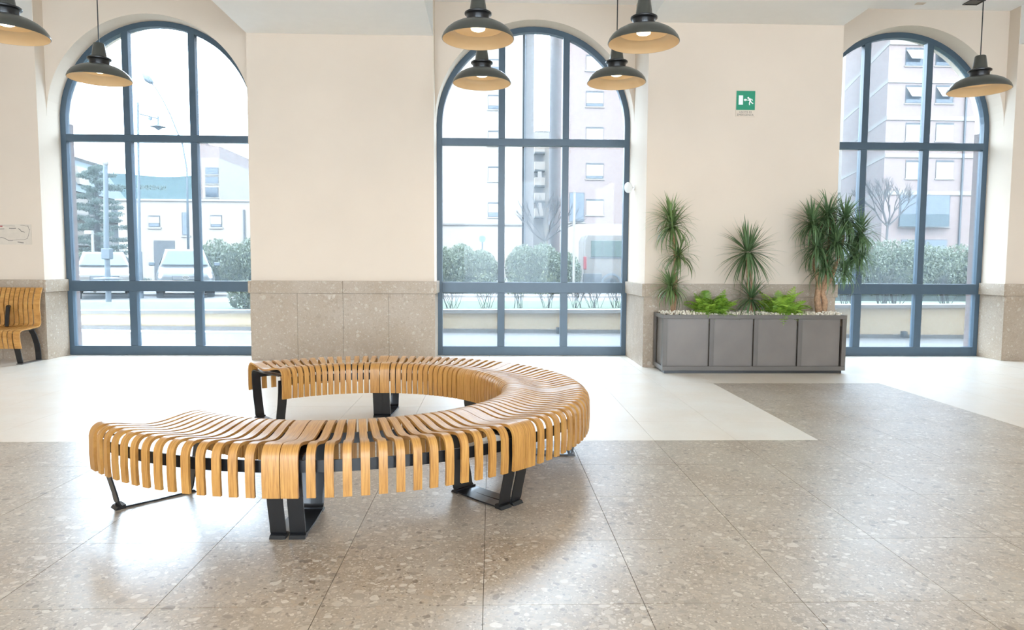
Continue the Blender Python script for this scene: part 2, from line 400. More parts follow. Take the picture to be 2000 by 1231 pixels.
# ------------------------------------------------------------------ ring bench in the middle of the floor
BC = Vector((-1.476, -4.964, 0)); RO, RI = 1.545, .985; A0 = 224.2
def slat_profile(L):
    """centre line of a bent slat, x from the inner to the outer edge, with z; the top is slightly dished"""
    zt, rc = .447, .052
    p = [(0.0, .220), (-.004, .30), (-.002, zt-rc-.004)]
    for k in range(1, 6):
        a = PI-k*PI/2/6; p.append((rc+rc*math.cos(a), zt-rc+rc*math.sin(a)))
    n = 14
    for k in range(n+1):
        t = k/n; p.append((rc+(L-2*rc)*t, zt-.032*math.sin(PI*t)**2+.004*math.sin(2*PI*t)))
    for k in range(1, 6):
        a = PI/2-k*PI/2/6; p.append((L-rc+rc*math.cos(a), zt-rc+rc*math.sin(a)))
    p += [(L+.002, zt-rc-.004), (L+.004, .30), (L, .220)]
    return p
def slat_mesh(L, wi, wo, thick=.015, off_i=0, off_o=0, name='slat'):
    p = slat_profile(L); mb = MB(); n = len(p); vs = []
    for i, (x, z) in enumerate(p):
        a, b = Vector(p[max(i-1, 0)]), Vector(p[min(i+1, n-1)])
        t = (b-a).normalized(); nr = Vector((t.y, -t.x))*thick/2        # points to the underside
        k = min(1, max(0, x/L)); hw = (wi*(1-k)+wo*k)/2; o = off_i*(1-k)+off_o*k
        for yy, s in ((-hw, -1), (hw, -1), (hw, 1), (-hw, 1)):
            vs.append((x+s*nr.x, yy+o, z+s*nr.y))
    fs = [(i*4+k, i*4+(k+1) % 4, (i+1)*4+(k+1) % 4, (i+1)*4+k) for i in range(n-1) for k in range(4)]
    fs += [(3, 2, 1, 0), tuple((n-1)*4+k for k in range(4))]
    me = mb.add(vs, fs).mesh(name, M['wood'], True); me.set_sharp_from_angle(angle=R(35)); return me
LS = RO-RI
me_n = slat_mesh(LS, .037, .040); me_w = slat_mesh(LS, .074, .078, name='end_slat')
bench = thing('slatted_bench', 'curved oak slat bench forming an open ring, on black metal legs', 'bench', BC)
def leg_path():
    pts = []
    def arc(c, r, a0, a1, n=5):
        for k in range(n+1):
            a = R(a0+(a1-a0)*k/n); pts.append(((c[0]+r*math.cos(a), c[1]+r*math.sin(a)), (math.cos(a), math.sin(a))))
    pts.append(((1.03, .395), (0, 1))); pts.append(((1.30, .388), (0, 1)))
    arc((1.462, .352), .04, 90, 0)
    pts.append(((1.497, .27), (1, 0))); pts.append(((1.482, .17), (.98, -.2))); pts.append(((1.458, .075), (.96, -.28)))
    arc((1.418, .043), .034, -12, -90, 4)
    pts.append(((1.27, .006), (0, -1)))
    arc((1.112, .043), .034, -90, -168, 4)
    pts.append(((1.072, .075), (-.96, -.28))); pts.append(((1.048, .17), (-.98, -.2))); pts.append(((1.033, .27), (-1, 0))); pts.append(((1.028, .36), (-1, 0)))
    return pts
lp = leg_path()
def leg_mesh():
    mb = MB()
    mb.band([((r, 0, z), (a, 0, b)) for (r, z), (a, b) in lp], (0, 1, 0), .072, .008)
    return mb.mesh('leg_frame', M['black'], True)
me_leg = leg_mesh(); me_leg.set_sharp_from_angle(angle=R(40))
def foot_mesh():
    mb = MB()
    mb.add([(-.02, -.037, 0), (.03, -.037, 0), (.03, .037, 0), (-.02, .037, 0), (-.02, -.037, .022), (.018, -.037, .014), (.018, .037, .014), (-.02, .037, .022)],
           [(3, 2, 1, 0), (4, 5, 6, 7), (0, 1, 5, 4), (1, 2, 6, 5), (2, 3, 7, 6), (3, 0, 4, 7)])
    return mb.mesh('foot', M['black'])
me_foot = foot_mesh()
for m in range(6):
    a0 = A0+45*m
    def place(me, name, ang_i, ang_o, skew=0):
        pi_ = Vector((RI*math.cos(R(ang_i)), RI*math.sin(R(ang_i)), 0)); po = Vector((RO*math.cos(R(ang_o)), RO*math.sin(R(ang_o)), 0))
        o = link(name, me, bench); o.location = pi_; d = po-pi_
        o.rotation_euler = (0, 0, math.atan2(d.y, d.x)); return o
    # end slats lie parallel to the module's edge
    for s, a in ((1, a0), (-1, a0+45)):
        di = math.degrees(math.asin(.0395/RI)); do = math.degrees(math.asin(.0410/RO))
        place(me_w, 'end_slat', a+s*di, a+s*do)
    for k in range(13):
        ai = 22.5+(k-6)*2.72; ao = 22.5+(k-6)*2.92
        place(me_n, 'slat', a0+ai, a0+ao)
    for s, a in ((1, a0), (-1, a0+45)):
        q = a+s*math.degrees(.0385/1.25)
        lg = link('leg_frame', me_leg, bench); lg.rotation_euler = (0, 0, R(q))
        for r, rz in ((1.45, 0), (1.08, PI)):
            ft = link('foot', me_foot, lg); ft.location = (r-.01 if rz == 0 else r+.01, 0, 0); ft.rotation_euler = (0, 0, rz)
    for r, nm in ((1.512, 'outer_rail'), (1.010, 'inner_rail')):
        mb = MB(); vs = []; n = 24
        for k in range(n+1):
            a = R(a0+.6+(45-1.2)*k/n)
            for rr, z in ((r-.004, .325), (r+.004, .325), (r+.004, .38), (r-.004, .38)):
                vs.append((rr*math.cos(a), rr*math.sin(a), z))
        fs = [(i*4+k, i*4+(k+1) % 4, (i+1)*4+(k+1) % 4, (i+1)*4+k) for i in range(n) for k in range(4)]+[(3, 2, 1, 0), tuple(n*4+k for k in range(4))]
        mb.add(vs, fs).build(nm, M['black'], bench, smooth=True, sharp=40)

# ------------------------------------------------------------------ straight bench with a backrest by the left pier
sb = thing('wall_bench', 'oak slat bench with high curved backrest against the left stone wall', 'bench', (-6.27, 0, 0))
BX0 = -7.55
def wall_slat_path():
    p = [(-.985, .205), (-1.005, .29), (-1.012, .355)]
    c = (-.962, .372)
    for k in range(1, 6):
        a = R(180-k*90/6-5); p.append((c[0]+.05*math.cos(a), c[1]+.05*math.sin(a)))
    p += [(-.92, .428), (-.82, .430), (-.72, .440)]
    c = (-.665, .502)
    for k in range(6):
        a = R(-95+k*82/5); p.append((c[0]+.06*math.cos(a), c[1]+.06*math.sin(a)))
    p += [(-.606, .57), (-.613, .65), (-.612, .72), (-.600, .79), (-.578, .86), (-.545, .93)]
    return p
wp = wall_slat_path()
def wall_slat(wd, name):
    mb = MB(); path = []
    for i, (y, z) in enumerate(wp):
        a, b = Vector(wp[max(i-1, 0)]), Vector(wp[min(i+1, len(wp)-1)]); t = (b-a).normalized()
        path.append(((0, y, z), (0, -t.y, t.x)))
    me = mb.band(path, (1, 0, 0), wd, .014).mesh(name, M['wood'], True); me.set_sharp_from_angle(angle=R(35)); return me
ws_n, ws_w = wall_slat(.046, 'slat'), wall_slat(.078, 'end_slat')
o = link('end_slat', ws_w, sb); o.location = (-.039, 0, 0)
k = 0
while -6.27-.118-k*.0585 > BX0:
    o = link('slat', ws_n, sb); o.location = (-.118-k*.0585, 0, 0); k += 1
MB().box(BX0+6.27, -.01, -.595, -.583, .66, .72).build('back_rail', M['black'], sb)
MB().box(BX0+6.27, -.01, -.995, -.985, .335, .39).build('front_rail', M['black'], sb)
for x in (-.075, -.98):
    lg = MB().band([((x, -.975, .335), (0, -1, 0)), ((x, -.955, .20), (0, -1, 0)), ((x, -.925, .08), (0, -.97, -.2)), ((x, -.905, .012), (0, -.97, -.2))], (1, 0, 0), .07, .010).build('leg', M['black'], sb)
    lg2 = MB().band([((x, -.70, .43), (0, 1, .3)), ((x, -.635, .34), (0, .93, .35)), ((x, -.585, .22), (0, .97, .2)), ((x, -.566, .11), (0, 1, .1)), ((x, -.562, .012), (0, 1, 0))], (1, 0, 0), .07, .010).build('leg', M['black'], sb)
    MB().box(x-.036, x+.036, -.93, -.545, 0, .012).build('floor_bar', M['steel'], sb)
    MB().box(x-.035, x+.035, -.985, -.66, .405, .413).build('seat_bar', M['black'], sb)
MB().band([((-.375, -.625, .705), (0, -.5, .87)), ((-.365, -.655, .69), (0, -.7, .7)), ((-.335, -.72, .58), (.2, -.86, .45)), ((-.305, -.78, .455), (.2, -.9, .4))], (1, 0, 0), .045, .022).build('armrest', M['black'], sb)

# ------------------------------------------------------------------ pendant lamps
def make_lamp():
    root = thing('pendant_lamp', 'x', 'lamp', (0, 0, 0), 0, 'pendant lamps over the hall')
    MB().lathe([(.298, -.004), (.303, 0), (.302, .010), (.292, .034), (.268, .066), (.232, .095), (.185, .120), (.135, .137), (.088, .146)], 56).build('shade', M['lamp_dark'], root, smooth=True, sharp=50)
    rf = MB().lathe([(.298, -.003), (.286, .030), (.262, .060), (.222, .082), (.206, .083), (.200, .092), (.170, .110), (.12, .125), (.05, .132), (.0005, .132)], 56).build('reflector', M['lamp_inner'], root, smooth=True, sharp=40)
    MB().lathe([(.088, .140), (.092, .150), (.094, .185), (.104, .196), (.113, .200), (.114, .212), (.104, .219), (.07, .220)], 40).build('collar', M['black'], root, smooth=True, sharp=40)
    MB().lathe([(.0735, .214), (.072, .232), (.053, .358), (.047, .366), (.006, .368)], 40).build('cone', M['lamp_dark'], root, smooth=True, sharp=40)
    MB().tube([(0, 0, .366), (0, 0, CEIL-3.09)], .0055, 8).build('cord', M['black'], root)
    bl = MB().lathe([(.0005, .070), (.045, .071), (.058, .078), (.060, .090), (.05, .110), (.03, .131)], 20).build('bulb', M['bulb'], root, smooth=True)
    return root
lamp0 = make_lamp()
LAMPS = [(-4.491, -3.66, 3.094, 'leftmost pendant lamp, large, cut off by the picture edge'),
         (-4.652, -2.02, 3.16, 'dark pendant lamp hanging in front of the left window'),
         (-0.685, -3.544, 3.147, 'nearer lit pendant lamp of the pair over the left of the middle window'),
         (-0.672, -2.16, 3.134, 'farther lit pendant lamp seen below another, left of the middle window'),
         (0.727, -3.49, 3.152, 'nearer lit pendant lamp of the pair right of the middle window'),
         (0.716, -2.254, 3.134, 'farther pendant lamp with hanging cord in view, right of the middle window'),
         (4.689, -2.037, 3.157, 'dark pendant lamp on a long cord in front of the right window')]
for i, (x, y, z, lab) in enumerate(LAMPS):
    o = lamp0 if i == 0 else copy_tree(lamp0)
    o.location = (x, y, z); o['label'] = lab
    light('lamp_glow', 'SPOT', (x, y, z+.045), (0, 0, 0), 8, (1, .80, .52), spot_size=R(165), spot_blend=.4, shadow_soft_size=.05)
    light('lamp_inner_glow', 'POINT', (x, y, z+.057), (0, 0, 0), .3, (1, .74, .42), shadow_soft_size=.03)

# ------------------------------------------------------------------ steel planter
pl = thing('planter', 'long grey steel panelled planter box standing against the right pier', 'planter', (1.42, -1.60, 0))
PW, PD, PH = 2.155, .485, .685
fr = .05
MB().box(.03, PW-.03, .03, PD-.02, 0, .035).build('plinth', M['black'], pl)
for z0, z1, nm in ((.035, .085, 'bottom_rail'), (PH-.045, PH, 'top_rail')):
    MB().box(0, PW, 0, .02, z0, z1).build(nm, M['steel'], pl, bevel=.002)
    MB().box(0, PW, PD-.02, PD, z0, z1).build(nm, M['steel'], pl)
    MB().box(0, .02, .0205, PD-.0205, z0, z1).build(nm, M['steel'], pl)
    MB().box(PW-.02, PW, .0205, PD-.0205, z0, z1).build(nm, M['steel'], pl)
posts = [0, .545, 1.065, 1.585, PW-fr]
for x in posts: MB().box(x, x+fr, 0.001, .022, .086, PH-.046).build('post', M['steel'], pl, bevel=.002)
for x in (0, PW-fr): MB().box(x, x+fr, PD-.022, PD-.001, .086, PH-.046).build('post', M['steel'], pl)
for y in (.024, PD-fr-.024):
    for x in (0.001, PW-.021): MB().box(x, x+.02, y, y+fr, .086, PH-.046).build('post', M['steel'], pl)
for a, b in zip(posts, posts[1:]):
    MB().box(a+fr+.001, b-(.012 if b > 2 else .001), .035, .043, .080, PH-.04).build('panel', M['steel_panel'], pl)
MB().box(.03, .038, .05, PD-.05, .08, PH-.04).build('panel', M['steel_panel'], pl)
MB().box(PW-.038, PW-.03, .05, PD-.05, .08, PH-.04).build('panel', M['steel_panel'], pl)
MB().box(.05, PW-.05, PD-.045, PD-.037, .08, PH-.04).build('panel', M['steel_panel'], pl)
MB().box(.04, PW-.04, .045, PD-.047, .55, .645).build('soil', M['soil'], pl)
rnd = random.Random(5)
pb = MB()
for k in range(1700):
    x, y = rnd.uniform(.03, PW-.03), rnd.uniform(.03, PD-.03); s = rnd.uniform(.010, .021)
    z = .668+rnd.uniform(0, .035)+.018*math.sin(x*7)*math.sin(y*9)
    m_ = Euler((rnd.uniform(0, 6), rnd.uniform(0, 6), rnd.uniform(0, 6))).to_matrix()
    v = [Vector(q)*s for q in ((1, 0, 0), (-1, 0, 0), (0, .8, 0), (0, -.8, 0), (0, 0, .6), (0, 0, -.6))]
    pb.add([m_ @ q+Vector((x, y, z)) for q in v], [(0, 2, 4), (2, 1, 4), (1, 3, 4), (3, 0, 4), (2, 0, 5), (1, 2, 5), (3, 1, 5), (0, 3, 5)])
stuff(pb.build('pebbles', M['pebble'], pl))

# ------------------------------------------------------------------ plants in the planter
def leaf_mesh(L, wd, bend, mat, name='leaf'):
    """narrow pointed blade from the origin along +x, folded along its midrib, curving down by `bend` radians"""
    n = 8; mb = MB(); x = z = 0.; a = 0.; vs = []
    for i in range(n+1):
        t = i/n; h = wd*(.55+.9*t-1.43*t*t if t < .5 else 1.285*(1-t)**.75*.75)/2
        h = max(h, .0008)
        nx, nz = math.sin(a), math.cos(a)
        vs += [(x, -h, z+.25*h), (x, 0, z), (x, h, z+.25*h)]
        st = L/n; a += bend*(.4+1.2*t)/n; x += st*math.cos(a); z -= st*math.sin(a)
    fs = []
    for i in range(n):
        k = i*3; fs += [(k, k+1, k+4, k+3), (k+1, k+2, k+5, k+4)]
    return mb.add(vs, fs).mesh(name, mat, True)
LV = {}
for nm in ('leaf', 'leaf_dark'):
    LV[nm] = [(b, leaf_mesh(1.0, .085, b, M[nm])) for b in (.15, .5, .95, 1.5, 2.1)]
def crown(plant, c, n, L, e0, e1, bend, nm, seed, r0=.018, squash=1.0):
    """rosette of single leaves around c: elevations from e0 (outer) to e1 (inner, upright)"""
    q = random.Random(seed)
    for k in range(n):
        t = k/(n-1); el = e0+(e1-e0)*t**1.1+q.uniform(-9, 9); az = k*137.5+q.uniform(-14, 14)
        b = bend*(1-.75*t)+q.uniform(-.25, .25)
        me = min(LV[nm], key=lambda v: abs(v[0]-b))[1]
        o = link('leaf', me, plant)
        l = L*q.uniform(.78, 1.12)*(1-.12*t)
        ca, sa = math.cos(R(az)), math.sin(R(az))
        wy = plant.location.y+c[1]; reach = l*.92*math.cos(R(el))*sa
        if wy+reach > -1.10 and plant.location.x+c[0]+l*ca < 3.75 and reach > 0:
            l *= max(.3, (-1.10-wy)/reach)
        o.scale = (l, L*q.uniform(.75, 1.05), l)
        o.location = Vector(c)+Vector((r0*ca, r0*sa, (t-.5)*.05))
        o.rotation_euler = (0, -R(el), R(az))
def crown_mass(plant, c, n, L, e0, e1, bend, nm, seed, mb):
    """the smaller inner leaves of a rosette, joined"""
    q = random.Random(seed)
    for k in range(n):
        t = q.random(); el = e0+(e1-e0)*t; az = q.uniform(0, 360); b = bend*(1-.7*t)+q.uniform(-.25, .25)
        me = min(LV[nm], key=lambda v: abs(v[0]-b))[1]; l = L*q.uniform(.6, 1.05)
        wy = plant.location.y+c[1]; reach = l*.92*math.cos(R(el))*math.sin(R(az))
        if wy+reach > -1.10 and plant.location.x+c[0]+l*math.cos(R(az)) < 3.75 and reach > 0: l *= max(.3, (-1.10-wy)/reach)
        m_ = Matrix.Translation(Vector(c)+Vector((0, 0, q.uniform(-.05, .05)))) @ Euler((0, -R(el), R(az))).to_matrix().to_4x4() @ Matrix.Diagonal((l, L*.95, l, 1))
        mb.add([m_ @ v.co for v in me.vertices], [tuple(p.vertices) for p in me.polygons])
YP = -1.385
def P(px, py, dy=0): return at(px, py, YP+dy)
def rel(o, v): return Vector(v)-o.location
def stem(plant, pts, r, name='stem'):
    MB().tube([rel(plant, p) for p in pts], r, 8).build(name, M['bark'], plant, smooth=True)
b0 = P(1313, 612); p1 = thing('potted_plant', 'tall slender dracaena in three tiers at the left end of the planter', 'plant', b0, group='dracaenas in the planter')
b0.z = .64; p1.location.z = .64
stem(p1, [b0, P(1311, 570), P(1309, 555)], .016); stem(p1, [b0+Vector((.03, .02, 0)), P(1322, 540), P(1325, 498)], .013); stem(p1, [b0+Vector((.0, -.03, 0)), P(1318, 500), P(1314, 438), P(1314, 425)], .014)
crown(p1, rel(p1, P(1310, 562)), 80, .33, -30, 78, 1.8, 'leaf', 1)
crown(p1, rel(p1, P(1325, 500)), 62, .33, -35, 80, 1.8, 'leaf', 2)
crown(p1, rel(p1, P(1313, 442)), 58, .40, -45, 85, 1.6, 'leaf', 3)
crown(p1, rel(p1, P(1308, 424, .03)), 44, .34, -5, 80, 1.3, 'leaf', 31)
mb = MB()
for k, (px, py, dy, n, L) in enumerate(((1310, 562, 0, 60, .30), (1325, 500, 0, 40, .30), (1313, 442, 0, 50, .36), (1308, 424, .03, 30, .3))): crown_mass(p1, rel(p1, P(px, py, dy)), n, L, -45, 75, 1.8, 'leaf', 600+k, mb)
stuff(mb.build('foliage', M['leaf'], p1, smooth=True))
b0 = P(1465, 612); p2 = thing('potted_plant', 'spiky dracaena with one round head in the middle of the planter', 'plant', b0, group='dracaenas in the planter')
b0.z = .64; p2.location.z = .64
stem(p2, [b0, P(1461, 560), P(1459, 500)], .013); stem(p2, [b0+Vector((.03, .01, 0)), P(1468, 555), P(1466, 505)], .012); stem(p2, [b0+Vector((-.02, -.03, 0)), P(1466, 575)], .014)
crown(p2, rel(p2, P(1461, 492)), 125, .44, -60, 88, .55, 'leaf_dark', 4, .03)
crown(p2, rel(p2, P(1467, 583, -.03)), 96, .34, -40, 82, 1.1, 'leaf_dark', 5)
b0 = P(1604, 612); p3 = thing('potted_plant', 'large bushy dracaena with woody trunks at the right end of the planter', 'plant', b0, group='dracaenas in the planter')
b0.z = .64; p3.location.z = .64
MB().tube([rel(p3, v) for v in (b0+Vector((-.015, 0, 0)), P(1596, 585), P(1600, 555), P(1592, 520), P(1596, 470))], [.042, .036, .034, .026, .016], 10).build('trunk', M['bark'], p3, smooth=True)
MB().tube([rel(p3, v) for v in (b0+Vector((.03, .02, 0)), P(1611, 590), P(1606, 570), P(1622, 545), P(1640, 500), P(1648, 460))], [.040, .034, .030, .026, .02, .014], 10).build('trunk', M['bark'], p3, smooth=True)
MB().tube([rel(p3, v) for v in (P(1604, 575), P(1613, 540, .03), P(1618, 490, .04), P(1622, 430, .04))], [.026, .022, .018, .013], 8).build('trunk', M['bark'], p3, smooth=True)
for k, (x, y, dy, n, L) in enumerate(((1588, 436, .0, 36, .37), (1618, 420, .04, 36, .37), (1650, 428, .0, 36, .37), (1678, 452, -.03, 34, .36), (1598, 484, -.05, 34, .37), (1634, 474, -.08, 36, .37), (1664, 500, .02, 32, .36), (1616, 525, -.06, 28, .35))):
    crown(p3, rel(p3, P(x, y, dy)), n, L, -45, 84, 1.45, 'leaf_dark', 40+k, .02)
mb = MB()
for k, (x, y, dy, n, L) in enumerate(((1585, 438, .02, 60, .36), (1616, 424, .05, 60, .35), (1650, 432, .03, 60, .36), (1680, 458, .0, 60, .36), (1596, 486, -.03, 60, .36), (1632, 478, -.05, 70, .36), (1668, 500, .02, 60, .36), (1610, 520, -.02, 40, .33), (1650, 530, .0, 46, .33), (1685, 500, .0, 40, .30))): crown_mass(p3, rel(p3, P(x, y, dy)), int(n*1.7), L*1.05, -50, 80, 1.6, 'leaf_dark', 700+k, mb)
stuff(mb.build('foliage', M['leaf_dark'], p3, smooth=True))
def frond_mesh(L, bend):
    mb = MB(); n = 13; x = z = a = 0.; pts = []
    for i in range(n+1):
        t = i/n; pts.append((x, z, a)); a += bend*(.3+1.4*t)/n; x += L/n*math.cos(a); z -= L/n*math.sin(a)
    mb.tube([(p[0], 0, p[1]) for p in pts], [.006*(1-.8*i/n)*L*2 for i in range(n+1)], 3)
    for i, (x, z, a) in enumerate(pts[1:], 1):
        t = i/n; l = L*.23*(math.sin(PI*min(1, .12+.9*t))**.8); wd = L*.02
        for s in (-1, 1):
            dx = l*.35
            mb.add([(x-wd, 0, z), (x+wd, 0, z), (x+wd*.9+dx*.6, s*l*.62, z-l*.10), (x+dx, s*l, z-l*.25), (x-wd*.6+dx*.45, s*l*.6, z-l*.12)], [(0, 1, 2, 3, 4) if s > 0 else (4, 3, 2, 1, 0)])
    return mb.mesh('frond', M['fern'], False)
FR = [frond_mesh(1, b) for b in (.5, 1.0, 1.5, 2.0)]
for sx, n, lab, seed in ((1391, 90, 'bright green fern between the left and middle dracaenas in the planter', 11), (1527, 90, 'bright green fern right of the middle dracaena in the planter', 12)):
    b0 = P(sx, 612); b0.z = .655; fe = thing('fern', lab, 'plant', b0, group='ferns in the planter'); q = random.Random(seed)
    for k in range(n):
        o = link('frond', q.choice(FR), fe); t = k/n
        l = q.uniform(.22, .38); o.scale = (l, l, l)
        az = k*137.5+q.uniform(-20, 20); el = 8+70*t+q.uniform(-8, 8)
        o.location = (q.uniform(-.09, .09), q.uniform(-.06, .06), q.uniform(0, .05)); o.rotation_euler = (q.uniform(-.4, .4), -R(el), R(az))

# ------------------------------------------------------------------ emergency exit sign, wall map, jamb spotlight, ceiling fittings
def text(name, s, size, m, parent, loc, sx=1.0):
    c = bpy.data.curves.new(name, 'FONT'); c.body = s; c.size = size; c.align_x = 'CENTER'; c.align_y = 'CENTER'; c.extrude = .0006
    t_ = bpy.data.objects.new(name, c); col.objects.link(t_); me = bpy.data.meshes.new_from_object(t_.evaluated_get(bpy.context.evaluated_depsgraph_get())); bpy.data.objects.remove(t_)
    me.materials.clear(); me.materials.append(m); o = link(name, me, parent); o.location = loc; o.rotation_euler = (R(90), 0, 0); o.scale = (sx, 1, 1); return o
a_, b_ = at(1437.5, 177.5, -1.075), at(1474.5, 226, -1.075)
SGX, SGZ = (a_.x+b_.x)/2, a_.z
sg = thing('exit_sign', 'green emergency exit sign with white symbols high on the right pier', 'sign', (SGX, -1.07, SGZ))
MB().box(-.119, .119, -.008, 0, -.305, .004).build('plate', M['plaster'], sg)
MB().box(-.114, .114, -.011, -.0075, -.226, 0).build('green_panel', M['sign_green'], sg)
def flat(name, poly, m, parent, y=-.0108, t=.002, **k):
    return MB().prism([(x, y, z) for x, z in poly], (0, -t, 0)).build(name, m, parent, **k)
flat('door_symbol', [(-.086, -.165), (-.034, -.165), (-.034, -.055), (-.086, -.055)], M['white_plastic'], sg)
flat('arrow', [(-.026, -.108), (-.006, -.090), (-.006, -.099), (.012, -.099), (.012, -.117), (-.006, -.117), (-.006, -.126)], M['white_plastic'], sg)
rf = MB()
rf.prism([(.030+.011*math.cos(2*PI*k/12), -.0108, -.083+.011*math.sin(2*PI*k/12)) for k in range(12)], (0, -.002, 0))
LY = -.0108
def limb(p, w_):
    global LY
    for (x0, z0), (x1, z1) in zip(p, p[1:]):
        LY -= .00025
        d = Vector((x1-x0, z1-z0)); n_ = Vector((-d.y, d.x)).normalized()*w_/2; e = d.normalized()*w_*.3
        rf.prism([(x0-e.x+n_.x, LY, z0-e.y+n_.y), (x1+e.x+n_.x, LY, z1+e.y+n_.y), (x1+e.x-n_.x, LY, z1+e.y-n_.y), (x0-e.x-n_.x, LY, z0-e.y-n_.y)], (0, -.002, 0))
limb([(.045, -.094), (.056, -.124)], .022); limb([(.045, -.096), (.032, -.113), (.020, -.108)], .009); limb([(.050, -.096), (.074, -.100), (.083, -.116)], .009)
limb([(.054, -.126), (.044, -.143), (.046, -.166)], .011); limb([(.058, -.126), (.074, -.142), (.088, -.150)], .011)
rf.build('running_figure', M['white_plastic'], sg)
text('text', 'USCITE DI', .034, M['ink'], sg, (0, -.0092, -.252), 1.0); text('text', 'EMERGENZA', .036, M['ink'], sg, (0, -.0092, -.285), .98)
mp = thing('wall_map', 'pale grey wall map with thin dark outlines above the left bench', 'map', (-6.43, -.46, 1.477))
MB().box(-1.3, 0, -.006, 0, 0, .257).build('sheet', M['map'], mp)
ml = MB(); q = random.Random(8)
RY = -.0058
def ribbon(pts, wd=.004):
    global RY
    for (x0, z0), (x1, z1) in zip(pts, pts[1:]):
        RY -= .00004
        d = Vector((x1-x0, z1-z0)); n_ = Vector((-d.y, d.x)).normalized()*wd/2; e = d.normalized()*wd*.3
        ml.prism([(x0-e.x+n_.x, RY, z0-e.y+n_.y), (x1+e.x+n_.x, RY, z1+e.y+n_.y), (x1+e.x-n_.x, RY, z1+e.y-n_.y), (x0-e.x-n_.x, RY, z0-e.y-n_.y)], (0, -.001, 0))
def rough(x0, z0, x1, z1, n, j, wd=.004):
    ribbon([(x0+(x1-x0)*k/n+q.uniform(-j, j)*.5, z0+(z1-z0)*k/n+q.uniform(-j, j)) for k in range(n+1)], wd)
rough(-1.25, .13, -.70, .18, 8, .02); rough(-.70, .18, -.335, .195, 5, .006, .008); rough(-.16, .20, -.08, .15, 4, .008, .008); rough(-.27, .205, -.19, .205, 2, .002, .012)
rough(-1.25, .07, -.55, .10, 9, .02); rough(-.55, .11, -.24, .055, 7, .012, .007); rough(-.24, .055, -.05, .075, 5, .01); rough(-.17, .03, -.10, .025, 3, .003, .010)
rough(-.05, .075, -.02, .19, 5, .006); rough(-.13, .245, -.02, .235, 3, .003); rough(-.40, .24, -.20, .235, 4, .003, .003); rough(-.5, .17, -.45, .12, 4, .01); rough(-.02, .19, -.04, .24, 2, .004)
stuff(ml.build('map_lines', M['ink'], mp))
MB().box(-.385, -.355, -.0075, -.0055, .222, .237).build('red_marker', M['ink_red'], mp)
js = thing('jamb_spotlight', 'small white round spotlight on the right jamb of the middle window', 'spotlight', (HW, -.36, 2.275))
MB().lathe([(.001, 0), (.035, 0), (.035, .010), (.001, .010)], 20, (0, 0, 0), Vector((-1, 0, 0))).build('base', M['white_plastic'], js, smooth=True, sharp=40)
MB().tube([(-.008, 0, 0), (-.045, 0, 0), (-.062, -.004, 0)], .010, 8).build('arm', M['white_plastic'], js, smooth=True)
MB().lathe([(.001, 0), (.045, .004), (.066, .018), (.070, .034), (.064, .040), (.001, .042)], 28, (-.060, .008, 0), Vector((-.80, -.58, -.12)).normalized()).build('head', M['white_plastic'], js, smooth=True, sharp=45)
for x, lab in ((5.60, 'black square ceiling downlight beside the cord of the right lamp'), (4.23, 'black ceiling downlight above the left edge of the right window')):
    dl = thing('ceiling_downlight', lab, 'downlight', (x, -.56, CEIL))
    f_ = MB()
    for a, b, c, d in ((-.095, .095, -.085, -.07), (-.095, .095, .07, .085), (-.095, -.08, -.07, .07), (.08, .095, -.07, .07)): f_.box(a, b, c, d, -.012, .001)
    f_.build('frame', M['black'], dl); MB().box(-.08, .08, -.07, .07, -.004, .001).build('cover', M['black'], dl)
vt = thing('ceiling_vent', 'small pale vent in the ceiling over the right window', 'vent', (4.95, -.48, CEIL))
MB().box(-.055, .055, -.035, .035, -.006, .001).build('frame', M['plaster'], vt)
for k in range(4): MB().box(-.045, .045, -.026+k*.015, -.018+k*.015, -.009, -.005).build('slat', M['map'], vt)
